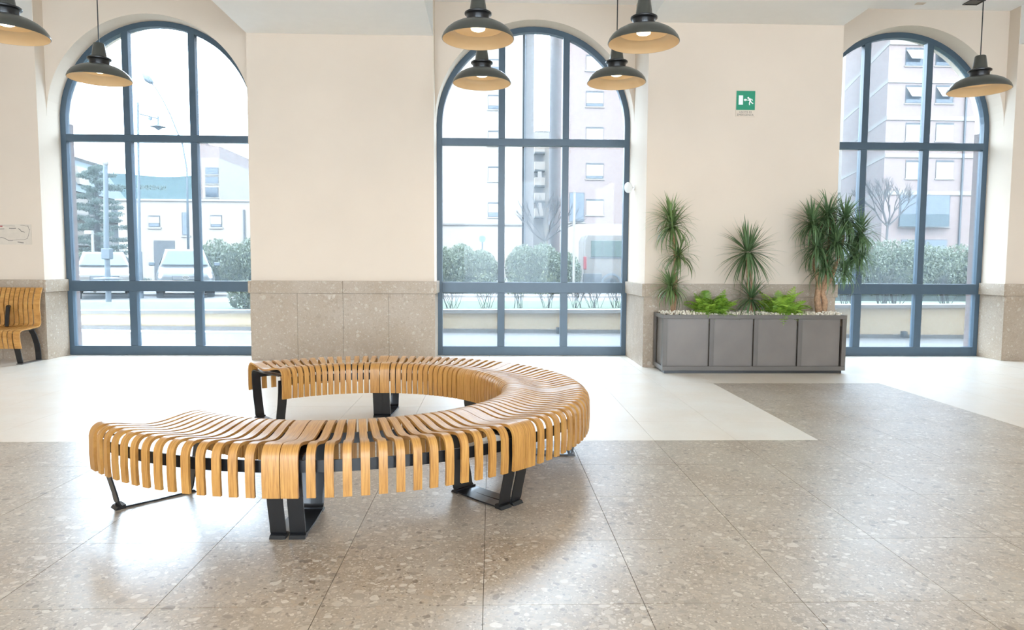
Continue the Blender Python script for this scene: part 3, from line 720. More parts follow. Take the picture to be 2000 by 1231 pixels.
# ------------------------------------------------------------------ the street outside
def foliage(mb, n, ells, size, seed):
    q = random.Random(seed); tot = sum(e[3]*e[4]*e[5] for e in ells)
    for (cx, cy, cz, rx, ry, rz) in ells:
        for _ in range(int(n*rx*ry*rz/tot)):
            d = Vector((q.gauss(0, 1), q.gauss(0, 1), q.gauss(0, 1))).normalized()*(q.random()**.35)
            c = Vector((cx+d.x*rx, cy+d.y*ry, cz+d.z*rz)); s = size*q.uniform(.6, 1.3)
            m_ = Euler((q.uniform(0, 6.3), q.uniform(0, 6.3), q.uniform(0, 6.3))).to_matrix()
            mb.add([c+m_ @ Vector(v)*s for v in ((-.5, 0, 0), (0, -.28, .05), (.6, 0, 0), (0, .28, .05))], [(0, 1, 2, 3)])
    return mb
def hedge(x0, x1, y0, y1, z0, z1, n, size, seed, label, bumps=.18, mat='hedge'):
    c = Vector(((x0+x1)/2, (y0+y1)/2, z0)); q = random.Random(seed)
    h = thing('hedge', label, 'hedge', c); mb = MB(); k = max(2, int((x1-x0)/.7))
    # an uneven inner core of clipped growth, then the leaves over it
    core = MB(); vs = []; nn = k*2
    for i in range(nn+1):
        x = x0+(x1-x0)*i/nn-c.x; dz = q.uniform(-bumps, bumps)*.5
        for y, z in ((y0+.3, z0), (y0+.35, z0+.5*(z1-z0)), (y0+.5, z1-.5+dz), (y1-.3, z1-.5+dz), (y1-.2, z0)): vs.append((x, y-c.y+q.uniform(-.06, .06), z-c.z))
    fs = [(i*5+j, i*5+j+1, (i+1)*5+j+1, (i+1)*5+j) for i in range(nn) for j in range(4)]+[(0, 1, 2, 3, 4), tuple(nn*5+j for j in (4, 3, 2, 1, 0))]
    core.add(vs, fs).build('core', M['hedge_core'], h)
    for i in range(k):
        x = x0+(x1-x0)*(i+.5)/k; zt = z1+q.uniform(-bumps, bumps)
        foliage(mb, n//k, [(x-c.x, (y0+y1)/2-c.y, (z0+zt)/2-c.z, .95*(x1-x0)/k, (y1-y0)/2+.1, (zt-z0)/2+.05)], size, seed*31+i)
    stuff(mb.build('foliage', M[mat], h)); return h
def twigs(mb, p, d, L, r, depth, q, spread=.6, kids_=3):
    """branching bare twigs"""
    e = p+d*L; mid = p+d*L*.5+Vector((q.uniform(-1, 1), q.uniform(-1, 1), q.uniform(-1, 1)))*L*.05
    mb.tube([p, mid, e], [r, r*.85, r*.65], 4, cap=False)
    if depth <= 0: return
    for k in range(kids_):
        nd = (d+Vector((q.uniform(-1, 1), q.uniform(-1, 1)*.7, q.uniform(-.3, .8)))*spread).normalized()
        twigs(mb, p+d*L*q.uniform(.55, 1), nd, L*q.uniform(.55, .8), r*.6, depth-1, q, spread, kids_)
def ground_pt(px, py, z): 
    d = fw+(px-1000)/F*rt-(py-615.5)/F*up; return CAM+d*((z-CAM.z)/d.z)

struct(MB().box(-30, 34, .281, 3.2, -.2, -.004).build('floor_pavement', M['pave']))
for k in range(14):
    pass
struct(MB().box(-140, 160, 7.6, 200, -.2, .10).build('floor_street', M['road']))
struct(MB().box(-60, 60, 14.6, 15.6, .099, .17).build('trim_kerb', M['kerb']))
struct(MB().box(-60, 60, 9.6, 9.9, .099, .16).build('trim_kerb_near', M['kerb']))
# low cream retaining wall along the pavement, three straight lengths
segs = [(-12, 4.15, .30, -2.9, 3.40, .40), (-2.9, 3.40, .40, 3.6, 3.10, .44), (3.6, 2.55, .56, 13, 2.15, .64)]
for i, (xa, ya, za, xb, yb, zb) in enumerate(segs):
    lab = ('cream low retaining wall with white coping outside the left window', 'cream low retaining wall with white coping outside the middle window', 'cream low retaining wall with white coping outside the right window')[i]
    t = thing('retaining_wall', lab, 'wall', ((xa+xb)/2, (ya+yb)/2, 0), group='low walls along the pavement')
    ox, oy = t.location.x, t.location.y; n = 4
    def slab(nm, m, z0f, z1f, dy0, dy1):
        vs = []
        for (x, y, zt) in ((xa, ya, za), (xb, yb, zb)):
            for yy in (y+dy0, y+dy1):
                for z in (z0f(zt), z1f(zt)): vs.append((x-ox, yy-oy, z))
        return MB().add(vs, [(0, 1, 3, 2), (4, 6, 7, 5), (0, 4, 5, 1), (2, 3, 7, 6), (1, 5, 7, 3), (0, 2, 6, 4)]).build(nm, m, t)
    slab('body', M['wall_cream'], lambda z: .06, lambda z: z-.06, 0, .22)
    slab('plinth', M['plinth'], lambda z: -.02, lambda z: .06, -.03, .24)
    slab('coping', M['cap'], lambda z: z-.06, lambda z: z, -.05, .27)
for px, py, y, lab in ((1091, 645, 3.0, 'small dark drain outlet at the foot of the wall, middle window'), (1767, 653, 2.28, 'small dark drain outlet at the foot of the wall, right window')):
    c = at(px, py, y); dn = thing('drain_outlet', lab, 'drain', c)
    MB().box(-.04, .04, -.02, .06, -.06, .05).build('housing', M['rubber'], dn); MB().box(-.028, .028, -.028, -.018, -.045, .035).build('grille', M['trim_grey'], dn)
# raised beds behind the walls
b = MB()
fr_ = [(-30, 5.95, .33), (-12, 4.40, .30), (-2.9, 3.64, .36), (3.6, 3.34, .40), (3.601, 2.80, .52), (13, 2.39, .60)]
for (xa, ya, za), (xb, yb, zb) in zip(fr_, fr_[1:]):
    b.add([(xa, ya, za), (xb, yb, zb), (xb, 7.2, min(zb, .40)), (xa, 7.2, min(za, .40)), (xb, 7.6, .1), (xa, 7.6, .1)], [(0, 1, 2, 3), (3, 2, 4, 5)])
g = b.build('grass_bed', M['grass']); tag(g, 'pale green grass strip behind the low cream wall', 'grass'); stuff(g)
sp = random.Random(21)
for i, (px, kind, lab) in enumerate(((882, 'twig', 'bare twiggy shrub at the left edge of the middle window'), (948, 'green', 'sparse greenish shrub beside the left mullion of the middle window'), (1010, 'green', 'budding shrub just right of the left mullion of the middle window'), (1066, 'green', 'yellow green budding shrub in the centre of the middle window'),
                                      (1128, 'twig', 'bare shrub just right of the right mullion of the middle window'), (1162, 'twig', 'dense bare shrub in the lower right pane of the middle window'), (1205, 'twig', 'bare shrub at the right edge of the middle window'),
                                      (1655, 'green', 'leafy shrub behind the planter in the right window'), (1722, 'twig', 'bare shrub left of centre in the right window'), (1752, 'twig', 'bare forked shrub in the lower middle pane of the right window'), (1845, 'twig', 'bare shrub in the lower right pane of the right window'))):
    Y = 4.4 if px < 1400 else 3.4
    c = at(px, 602 if px < 1400 else 590, Y); c.z = .345 if px < 1400 else .48
    s = thing('shrub', lab, 'shrub', c, group='young shrubs behind the low wall'); mb = MB(); lf = MB()
    for k in range(13 if kind == 'twig' else 10):
        d = Vector((sp.uniform(-.5, .5), sp.uniform(-.3, .3), 1)).normalized()
        twigs(mb, Vector((sp.uniform(-.1, .1), sp.uniform(-.05, .05), 0)), d, sp.uniform(.28, .42), .007, 2, sp, .45, 2)
    mb.build('stem', M['twig'], s)['kind'] = 'stuff'
    if kind == 'green':
        foliage(lf, 170, [(0, 0, .5, .30, .2, .28)], .05, 90+i); stuff(lf.build('foliage', M['shrub_green'], s))
# hedges across the street
hx = lambda px, Y: at(px, 500, Y).x
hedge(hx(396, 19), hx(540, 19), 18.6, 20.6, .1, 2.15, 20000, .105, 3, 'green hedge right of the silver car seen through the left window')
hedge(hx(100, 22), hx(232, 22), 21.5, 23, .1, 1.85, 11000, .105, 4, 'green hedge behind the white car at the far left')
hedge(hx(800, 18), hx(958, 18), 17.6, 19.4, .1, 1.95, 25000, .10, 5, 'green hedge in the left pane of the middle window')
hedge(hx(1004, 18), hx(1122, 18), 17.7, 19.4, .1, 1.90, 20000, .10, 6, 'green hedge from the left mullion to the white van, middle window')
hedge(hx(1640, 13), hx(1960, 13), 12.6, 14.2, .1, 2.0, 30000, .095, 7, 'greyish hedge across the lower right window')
s = thing('shrub', 'low rounded grey green bush at the right end of the left window', 'shrub', at(484, 604, 4.6)); s.location.z = .33; mb = MB()
stuff(foliage(mb, 900, [(0, 0, .28, .42, .35, .30)], .09, 77).build('foliage', M['hedge'], s)); MB().tube([(0, 0, -.05), (.02, 0, .25)], .03, 6).build('stem', M['twig'], s)

# cars
def car(label, loc, W, H, L, paint, hood=.92, emblem=False):
    t = thing('parked_car', label, 'car', loc); hw = W/2
    def loft(nm, m, st, bev):
        vs = []
        for y, sec in st: vs += [(x, y, z) for x, z in sec]
        n = len(st[0][1]); fs = [(i*n+k, i*n+(k+1) % n, (i+1)*n+(k+1) % n, (i+1)*n+k) for i in range(len(st)-1) for k in range(n)]
        fs += [tuple(range(n))[::-1], tuple((len(st)-1)*n+k for k in range(n))]
        return MB().add(vs, fs).build(nm, m, t, bevel=bev, seg=3)
    def sec(h, zb, zm, zt, k=.88): return [(-h*.94, zb), (h*.94, zb), (h, zm), (h*k, zt), (-h*k, zt), (-h, zm)]
    loft('body', M[paint], [(0, sec(hw*.86, .30, .52, .74)), (.12, sec(hw*.95, .26, .60, .84)), (.5, sec(hw, .24, .66, .93)), (1.05, sec(hw, .24, .70, hood+.06)), (2.4, sec(hw, .24, .72, hood+.08)), (L-.3, sec(hw, .26, .72, hood+.06)), (L, sec(hw*.9, .34, .66, hood))], .06)
    zc = hood+.03
    def cs(wb, wt, zt): return [(-wb, zc), (wb, zc), (wt, zt), (-wt, zt)]
    loft('cabin', M[paint], [(1.0, cs(hw*.86, hw*.84, zc+.03)), (1.75, cs(hw*.88, hw*.66, H-.03)), (2.3, cs(hw*.88, hw*.68, H)), (L-.9, cs(hw*.88, hw*.66, H-.04)), (L-.25, cs(hw*.84, hw*.74, zc+.12))], .05)
    a, b_ = Vector((0, .985, zc+.06)), Vector((0, 1.70, H-.09)); d = (b_-a).normalized(); nrm = Vector((0, -d.z, d.y))
    MB().prism([a+Vector((-hw*.76, 0, 0)), a+Vector((hw*.76, 0, 0)), b_+Vector((hw*.57, 0, 0)), b_+Vector((-hw*.57, 0, 0))], nrm*.03).build('windshield', M['car_glass'], t)
    MB().tube([a+Vector((-hw*.78, -.03, .0)), a+Vector((0, -.045, 0)), a+Vector((hw*.78, -.03, 0))], .012, 6).build('wiper', M['trim_grey'], t)
    for s_ in (-1, 1):
        wb, wt = hw*.89*s_, hw*.69*s_
        MB().prism([(wb, 1.5, zc+.06), (wb, L-1.0, zc+.06), (wt, L-1.2, H-.12), (wt, 2.0, H-.12)], (.02*s_, 0, .01)).build('side_window', M['trim_grey'], t)
        MB().cbox((s_*(hw+.10), 1.35, zc+.10), (.20, .10, .13)).build('mirror', M['post'], t, bevel=.03)
        MB().lathe([(.001, 0), (.30, 0), (.31, .02), (.31, .20), (.30, .22), (.001, .22)], 24, (s_*(hw-.02)-(.22 if s_ > 0 else 0), .85, .31), Vector((1, 0, 0))).build('wheel', M['rubber'], t, smooth=True, sharp=40)
        MB().lathe([(.001, 0), (.30, 0), (.31, .02), (.31, .20), (.30, .22), (.001, .22)], 24, (s_*(hw-.02)-(.22 if s_ > 0 else 0), L-.9, .31), Vector((1, 0, 0))).build('wheel', M['rubber'], t, smooth=True, sharp=40)
        hl = MB().cbox((0, 0, 0), (.30, .12, .17), Euler((0, R(-s_*14), R(-s_*24))).to_matrix()); hl.v = [(v[0]+s_*hw*.72, v[1]+.10, v[2]+.70) for v in hl.v]
        hl.build('headlight', M['white_plastic'], t, bevel=.05)
    gr = MB().box(-.40, .40, -.03, .08, .58, .74).build('grille', M['trim_grey'], t, bevel=.03)
    for z in (.625, .675): MB().box(-.37, .37, -.038, -.028, z, z+.016).build('bar', M['cap'], gr)
    MB().box(-hw*.62, hw*.62, -.03, .1, .34, .46).build('lower_intake', M['trim_grey'], t, bevel=.03)
    MB().box(-hw*.9, hw*.9, -.045, .05, .47, .55).build('bumper', M[paint], t, bevel=.03)
    if emblem:
        MB().tube([(.10*math.cos(2*PI*k/20)+.16*0, -.05, .66+.06*math.sin(2*PI*k/20)) for k in range(21)], .012, 6, cap=False).build('emblem', M['cap'], t, smooth=True)
        MB().tube([(.05*math.cos(2*PI*k/16), -.05, .66+.03*math.sin(2*PI*k/16)) for k in range(17)], .010, 6, cap=False).build('emblem', M['cap'], t, smooth=True)
    return t
c = ground_pt(364, 583, .1); car('silver car with dark grille and oval badge facing the left window', (c.x, c.y, .1), 1.80, 1.62, 4.3, 'car_silver', .98, True).rotation_euler = (0, 0, R(24))
c = ground_pt(206, 585, .1); car('white car behind a grey post in the left window', (c.x, c.y, .1), 1.76, 1.50, 4.4, 'car_white', .95).rotation_euler = (0, 0, R(29))
# van
Yv = 19.5; v0 = at(1141, 500, Yv).x
van = thing('van', 'white van with red tail light at the right of the middle window', 'van', (v0, Yv, .1))
VL, VW, VH = 5.2, 1.95, 2.42
MB().prism([(0, 0, .35), (VL*.72, 0, .35), (VL, 0, .4), (VL, 0, 1.05), (VL*.83, 0, 1.25), (VL*.70, 0, VH), (.12, 0, VH), (0, 0, VH-.25)], (0, VW, 0)).build('body', M['car_white'], van, bevel=.06, seg=3)
MB().box(.28, 1.72, -.02, .02, 1.48, 2.16).build('side_window', M['car_glass'], van, bevel=.02)
for x in (.75, 1.22): MB().box(x, x+.03, -.03, -.018, 1.5, 2.14).build('window_bar', M['trim_grey'], van)
MB().box(.26, 1.74, -.035, -.015, 1.43, 1.475).build('sill', M['trim_grey'], van)
MB().box(1.95, 3.2, -.02, .02, 1.48, 2.16).build('side_window', M['car_glass'], van, bevel=.02)
MB().box(-.03, .11, -.025, .10, .95, 1.50).build('tail_light', M['tail_red'], van, bevel=.03)
MB().box(-.04, .75, -.03, .02, .36, .78).build('lower_panel', M['trim_grey'], van, bevel=.02)
for x in (1.15, 4.1):
    MB().lathe([(.36, 0), (.44, 0), (.44, .06), (.36, .06)], 28, (x, .0, .36), Vector((0, -1, 0))).build('wheel_arch', M['post'], van, smooth=True, sharp=40)
    MB().lathe([(.001, 0), (.33, 0), (.35, .03), (.35, .2), (.001, .2)], 28, (x, .16, .26), Vector((0, -1, 0))).build('wheel', M['rubber'], van, smooth=True, sharp=40)

# posts and street lamps
def base_at(px, py): c = ground_pt(px, py, .1); return c
def col_px(px, py, Y): return at(px, py, Y)
Y = 10.4
c = at(211, 560, Y); ps = thing('street_post', 'thick grey post with a box in front of the white car, left window', 'post', (c.x, Y, .1))
top = at(206, 322, Y); k = (top.z-.1)
MB().tube([(0, 0, .0), (0, 0, k*.42), (top.x-c.x, 0, k)], [.075, .07, .06], 12).build('pole', M['post'], ps, smooth=True, sharp=40)
z = at(209, 496, Y).z-.1; MB().box(-.10, .13, -.12, .10, z-.15, z+.15).build('box', M['post'], ps, bevel=.02)
z = at(209, 545, Y).z-.1; MB().lathe([(.001, 0), (.36, 0), (.36, .02), (.10, .06), (.001, .06)], 20, (0, 0, z)).build('collar', M['post'], ps, smooth=True, sharp=40)
MB().lathe([(.001, 0), (.07, .01), (.08, .1), (.05, .16), (.001, .17)], 14, (top.x-c.x, 0, k-.02)).build('cap', M['cap'], ps, smooth=True)
Y = 13.2
c = at(275, 560, Y); ls = thing('street_lamp', 'slim grey street lamp with a hanging disc lantern in the left window', 'street lamp', (c.x, Y, .1))
z1 = at(270, 200, Y).z-.1; xt = at(269, 200, Y).x-c.x; zb = at(274, 492, Y).z-.1
MB().tube([(0, 0, 0), (0, 0, zb)], .075, 12).build('base', M['post'], ls, smooth=True, sharp=40)
MB().tube([(0, 0, zb), (xt, 0, z1)], [.048, .035], 10).build('pole', M['post'], ls, smooth=True, sharp=40)
pa, pb_, pl_ = at(270, 222, Y)-c, at(309, 232, Y)-c, at(309, 248, Y)-c
zc_ = c.z-.1
for v in (pa, pb_, pl_): v.y = 0; v.z += zc_
MB().tube([pa, pb_], .022, 6).build('arm', M['post'], ls); MB().tube([pb_+Vector((0, 0, .08)), pl_+Vector((0, 0, .03))], .03, 8).build('hanger', M['post'], ls)
MB().lathe([(.03, .10), (.06, .05), (.24, .0), (.12, -.03), (.03, -.10), (.001, -.10)], 20, pl_).build('lantern', M['post'], ls, smooth=True, sharp=50)
mid = pa.lerp(pb_, .6); MB().lathe([(.001, -.07), (.06, -.05), (.06, .02), (.001, .04)], 10, mid+Vector((0, 0, -.05))).build('bracket', M['post'], ls)
Y = 25
p0 = at(369, 560, Y); tl = thing('street_lamp', 'tall thin street lamp with a curved arm in the left window', 'street lamp', (p0.x, Y, .1))
pts = [(369, 560), (365, 330), (356, 280), (345, 255), (333, 225), (318, 195), (304, 172), (297, 164)]
path = [at(x, y, Y)-tl.location for x, y in pts]; path[0].z = 0
for v in path: v.y = 0
MB().tube(path, [.07, .05, .045, .04, .035, .03, .03, .03], 8).build('pole', M['post'], tl, smooth=True)
h0, h1 = at(298, 163, Y)-tl.location, at(278, 144, Y)-tl.location; h0.y = h1.y = 0
MB().tube([h0, h0.lerp(h1, .15), h0.lerp(h1, .5), h1], [.06, .12, .18, .05], 8).build('head', M['post'], tl, smooth=True)
c = at(182, 500, 16.5); l3 = thing('street_lamp', 'short white lamp post in front of the conifer', 'street lamp', (c.x, 16.5, .1))
z = at(182, 456, 16.5).z-.1; MB().tube([(0, 0, 0), (0, 0, z)], .05, 8).build('pole', M['cap'], l3); MB().box(-.26, .02, -.08, .08, z-.04, z+.10).build('head', M['cap'], l3, bevel=.02)
Y = 15; c = at(1120, 560, Y); ss = thing('street_post', 'thin pale post left of the white van, middle window', 'post', (c.x, Y, .1))
z = at(1119, 377, Y).z-.1; MB().tube([(0, 0, 0), (0, 0, z)], .042, 10).build('pole', M['cap'], ss, smooth=True, sharp=40); MB().lathe([(.042, 0), (.05, .01), (.001, .05)], 10, (0, 0, z)).build('cap', M['post'], ss)
Y = 20.5; c = at(942, 500, Y); rs = thing('round_sign', 'round grey green road sign above the hedge, middle window', 'sign', (c.x, Y, .1))
z = at(942, 467, Y).z-.1; MB().tube([(0, 0, 0), (0, 0, z)], .03, 8).build('pole', M['post'], rs); MB().lathe([(.001, 0), (.15, 0), (.15, .02), (.001, .02)], 24, (0, -.03, z), Vector((0, -1, 0))).build('face', M['sign_face'], rs)

# trees
def bare_tree(px, py_top, py_split, Y, label, seed, lean=0, width=1.0):
    c = at(px, 540, Y); t = thing('bare_tree', label, 'tree', (c.x, Y, .1)); q = random.Random(seed)
    zs, zt = at(px, py_split, Y).z-.1, at(px, py_top, Y).z-.1; H_ = zt-zs
    MB().tube([(0, 0, -.1), (.02, 0, zs*.5), (lean, 0, zs)], [.085, .065, .05], 8).build('trunk', M['twig'], t, smooth=True)
    mb = MB()
    for k in range(6):
        a = R(-48+k*96/5+q.uniform(-7, 7))
        twigs(mb, Vector((lean, 0, zs-.05)), Vector((math.sin(a)*width, q.uniform(-.25, .25), math.cos(a))).normalized(), H_*.42, .038, 4, q, .5, 3)
    stuff(mb.build('branches', M['twig'], t)); return t
bare_tree(1064, 372, 470, 22, 'bare leafless tree in the centre of the middle window', 4)
bare_tree(1727, 335, 440, 22, 'bare leafless tree in the right window', 9, .05, .8)
Y = 19; c = at(192, 560, Y); cf = thing('conifer', 'blue green conifer with spreading branches in the left window', 'tree', (c.x, Y, .1)); q = random.Random(6)
zt = at(198, 318, Y).z-.1; MB().tube([(0, 0, -.1), (.05, 0, zt*.6), (.1, 0, zt)], [.16, .10, .03], 8).build('trunk', M['twig'], cf, smooth=True)
fo = MB(); br = MB()
for k in range(46):
    t_ = k/45; z = .5+(zt-.7)*t_; az = k*137.5; L_ = (1.55*(1-t_)**.55+.25)*q.uniform(.6, 1.1)
    if k == 38: az, L_ = 0, 2.5
    if k == 34: az, L_ = 172, 1.5
    d = Vector((math.cos(R(az)), math.sin(R(az)), 0)); p0_ = Vector((.05, 0, z)); e = p0_+d*L_+Vector((0, 0, -.06*L_+.1))
    br.tube([p0_, p0_.lerp(e, .5)+Vector((0, 0, -.03)), e], [.03, .02, .008], 4)
    for j in range(9):
        f_ = .2+.85*j/8; pc = p0_.lerp(e, f_)
        foliage(fo, 56, [(pc.x, pc.y, pc.z-.03, .27*(1.2-f_*.5), .27*(1.2-f_*.5), .10)], .07, k*17+j)
stuff(br.build('branches', M['twig'], cf)); stuff(fo.build('foliage', M['conifer'], cf))

# buildings
def px_m(Y): return (Y-CAM.y)/F
def wall_box(nm, m, t, x0, x1, y0, y1, z0, z1): 
    o = t.location; return MB().box(x0-o.x, x1-o.x, y0-o.y, y1-o.y, z0-o.z, z1-o.z).build(nm, m, t)
def window(t, Y, x0, x1, y0, y1, kind='shutter', open_=None, nm='window'):
    """window on a street front at depth Y given by its edges; dark reveal, frame and a shutter or glazing"""
    a, b_ = at(x0, y0, Y), at(x1, y1, Y); o = t.location
    X0, X1, Z1, Z0 = a.x-o.x, b_.x-o.x, a.z-o.z, b_.z-o.z; yy = Y-o.y
    wn = MB().box(X0, X1, yy-.03, yy+.02, Z0, Z1).build(nm, M['recess'], t)
    h = Z1-Z0; lint = h*.12
    if kind == 'shutter':
        zb = Z0+(h*open_ if open_ else 0)
        MB().box(X0+.03, X1-.03, yy-.07, yy-.02, zb, Z1-lint).build('shutter', M['shutter'], wn)
        if open_: MB().box(X0+.08, X1-.08, yy-.05, yy-.02, Z0+.05, zb-.02).build('pane', M['blue_glass'], wn)
    elif kind == 'awning':
        MB().prism([(X0+.05, yy-.04, Z1-lint), (X1-.05, yy-.04, Z1-lint), (X1-.02, yy-.55, Z0+h*.30), (X0+.25, yy-.55, Z0+h*.30)], (0, .03, .03)).build('shutter', M['shutter'], wn)
        MB().box(X0+.06, X1-.06, yy-.05, yy-.02, Z0+.04, Z0+h*.4).build('pane', M['blue_glass'], wn)
    else:
        MB().box(X0+.05, X1-.05, yy-.05, yy-.02, Z0+.05, Z1-.05).build('pane', M['blue_glass'], wn)
    MB().box(X0-.08, X1+.08, yy-.10, yy, Z0-.10, Z0-.01).build('sill', M['cap'], wn)
    return wn
# low white house, left window
Y = 36; a = at(229, 392, Y); b_ = at(520, 392, Y)
lh = thing('house', 'low white flat roofed house behind the parked cars, left window', 'building', (a.x, Y, .1))
wall_box('wall', M['facade_white'], lh, a.x, b_.x, Y, Y+8, .1, a.z); wall_box('parapet', M['cap'], lh, a.x-.1, b_.x, Y-.12, Y+8.1, a.z, a.z+.12)
window(lh, Y, 290, 313, 421, 444, 'shutter', .35); window(lh, Y, 411, 434, 420, 444, 'shutter', .25)
d_ = window(lh, Y, 355, 370, 415, 460, 'glass', nm='tall_window')
a2, b2 = at(300, 470, Y), at(344, 560, Y); MB().box(a2.x-a.x, b2.x-a.x, -.02, .03, 0, a2.z-.1).build('painted_recess', M['recess'], lh)  # flat dark sheet standing in for the shaded ground-floor recess
p_ = at(477, 410, Y); MB().tube([(p_.x-a.x, -.08, 0), (p_.x-a.x, -.08, p_.z-.1)], .06, 6).build('downpipe', M['trim_grey'], lh)
# dark mansard roofed building, receding
ms = thing('building', 'white building with blue grey mansard roof behind the conifer', 'building', (-33, 44, .1))
A_, B_ = Vector((-33.5, 37, 0)), Vector((-35.6, 58.5, 0)); nin = Vector((-1, -.1, 0)).normalized()
dirv = (B_-A_).normalized()
def quadbox(nm, m, parent, pts_b, pts_t):
    o = ms.location; n = len(pts_b); vs = [Vector(p)-o for p in pts_b]+[Vector(p)-o for p in pts_t]
    return MB().add(vs, [tuple(range(n))[::-1], tuple(range(n, 2*n))]+[(i, (i+1) % n, (i+1) % n+n, i+n) for i in range(n)]).build(nm, m, parent)
A0_, B0_ = A_-dirv*8, B_
foot_ = [A0_, B0_, B0_+nin*9, A0_+nin*9]
Zv = lambda v, z: Vector((v.x, v.y, z))
quadbox('wall', M['facade_white'], ms, [Zv(v, .1) for v in foot_], [Zv(v, 7.0) for v in foot_])
ins = [A0_+nin*1.4+dirv*.8, B0_+nin*1.4-dirv*1.2, B0_+nin*8-dirv*1.2, A0_+nin*8+dirv*.8]
out_ = [v-nin*.3 if i < 2 else v for i, v in enumerate(foot_)]
quadbox('roof', M['slate'], ms, [Zv(v, 7.0) for v in out_], [Zv(v, 10.0) for v in ins])
quadbox('roof_edge', M['plinth'], ms, [Zv(v, 10.0) for v in ins], [Zv(v-nin*.15, 10.25) for v in ins])
for k, f_ in enumerate((.36, .52, .70)):
    p_ = A0_.lerp(B0_, f_)
    dm = quadbox('dormer', M['facade_white'], ms, [Zv(p_-nin*.1, 7.7), Zv(p_+dirv*1.7-nin*.1, 7.7), Zv(p_+dirv*1.7+nin*1.2, 7.7), Zv(p_+nin*1.2, 7.7)], [Zv(p_+nin*.1, 9.2), Zv(p_+dirv*1.7+nin*.1, 9.2), Zv(p_+dirv*1.7+nin*1.2, 9.2), Zv(p_+nin*1.2, 9.2)])
for zz in (2.6, 4.8):
    quadbox('balcony', M['plinth'], ms, [Zv(A0_-nin*.9, zz), Zv(B0_-nin*.9, zz), Zv(B0_, zz), Zv(A0_, zz)], [Zv(A0_-nin*.9, zz+.35), Zv(B0_-nin*.9, zz+.35), Zv(B0_, zz+.35), Zv(A0_, zz+.35)])
    for f_ in (.3, .45, .6, .75, .9):
        p_ = A0_.lerp(B0_, f_); quadbox('window', M['recess'], ms, [Zv(p_-nin*.04, zz+.5), Zv(p_+dirv*1.2-nin*.04, zz+.5), Zv(p_+dirv*1.2+nin*.1, zz+.5), Zv(p_+nin*.1, zz+.5)], [Zv(p_-nin*.04, zz+1.7), Zv(p_+dirv*1.2-nin*.04, zz+1.7), Zv(p_+dirv*1.2+nin*.1, zz+1.7), Zv(p_+nin*.1, zz+1.7)])
# tower block, left window
Y = 70; a = at(384, 278, Y); b_ = at(434, 278, Y)
tw = thing('tower_block', 'pale pinkish tower block behind the low white house', 'building', (a.x, Y, .1))
wall_box('wall', M['facade_pink'], tw, a.x, at(402, 300, Y).x, Y, Y+12, .1, a.z); wall_box('wall', M['facade_white'], tw, at(402, 300, Y).x, b_.x, Y-1.2, Y+12, .1, at(410, 312, Y).z)
wall_box('roof_block', M['facade_pink'], tw, at(402, 300, Y).x, at(430, 300, Y).x, Y-.2, Y+12, at(410, 312, Y).z, a.z-.4)
for y0, y1 in ((327, 341), (345, 359), (366, 386)): window(tw, Y-1.2, 401, 427, y0, y1, 'glass')
# white apartment block, middle window
Y = 50.5; a = at(760, 0, Y); b_ = at(1022, 0, Y)
wb = thing('apartment_building', 'white apartment block filling the left of the middle window', 'building', (b_.x, Y, .1))
wall_box('wall', M['facade_white'], wb, a.x, b_.x, Y, Y+12, .1, 25)
for k, op in ((0, .45), (1, .25), (2, .3), (3, None), (4, .3)):
    y0 = 115+70*k; window(wb, Y, 953, 985, y0, y0+29, 'shutter', op)
dp = at(1025, 300, Y); MB().tube([(dp.x-b_.x, -.1, 0), (dp.x-b_.x, -.1, 25)], .07, 6).build('downpipe', M['trim_grey'], wb)
c0, c1 = at(1027, 300, Y), at(1044, 300, Y); wall_box('side_wall', M['facade_grey'], wb, c0.x, c1.x, Y+1.2, Y+8, .1, 26)  # grey volume standing for the block's returning side wall
for k in range(5):
    z = at(1000, 470, Y).z; 
wall_box('ledge', M['plinth'], wb, a.x, b_.x, Y-.15, Y, at(900, 440, Y).z, at(900, 437, Y).z)
# balcony block behind
Y = 82; a = at(1040, 257, Y); b_ = at(1074, 257, Y)
bb = thing('apartment_building', 'distant pale apartment block with balconies left of the blue hill', 'building', (a.x, Y, .1))
wall_box('wall', M['facade_white'], bb, a.x, b_.x, Y, Y+10, .1, a.z); wall_box('side_strip', M['facade_grey'], bb, at(1043, 257, Y).x, at(1062, 257, Y).x, Y-.03, Y, .1, at(1050, 290, Y).z)
for k, py in enumerate((300, 334, 364, 394, 424)):
    p0_, p1_ = at(1043, py-18, Y), at(1063, py, Y)
    bl = wall_box('balcony', M['facade_white'], bb, p0_.x, p1_.x, Y-1.3, Y, p1_.z, p1_.z+1.0); o = bb.location
    MB().box(p0_.x-o.x, p1_.x-o.x, -1.28, -.05, p1_.z-.2-o.z, p1_.z-o.z).build('slab', M['recess'], bl)
    if k % 2 == 0: MB().cbox(((p0_.x+p1_.x)/2-o.x, -1.0, p1_.z+1.3-o.z), (.5, .5, .9)).build('cabinet', M['shutter'], bl)
q0, q1 = at(1045, 257, Y), at(1074, 246, Y); o = bb.location
rl = MB()
for z in (0, .4, .75): rl.tube([(q0.x-o.x, 0, q0.z-o.z+z), (q1.x-o.x, 0, q0.z-o.z+z)], .05, 4)
for k in range(5): x = q0.x+(q1.x-q0.x)*k/4-o.x; rl.tube([(x, 0, q0.z-o.z), (x, 0, q0.z-o.z+.8)], .05, 4)
stuff(rl.build('roof_railing', M['post'], bb))
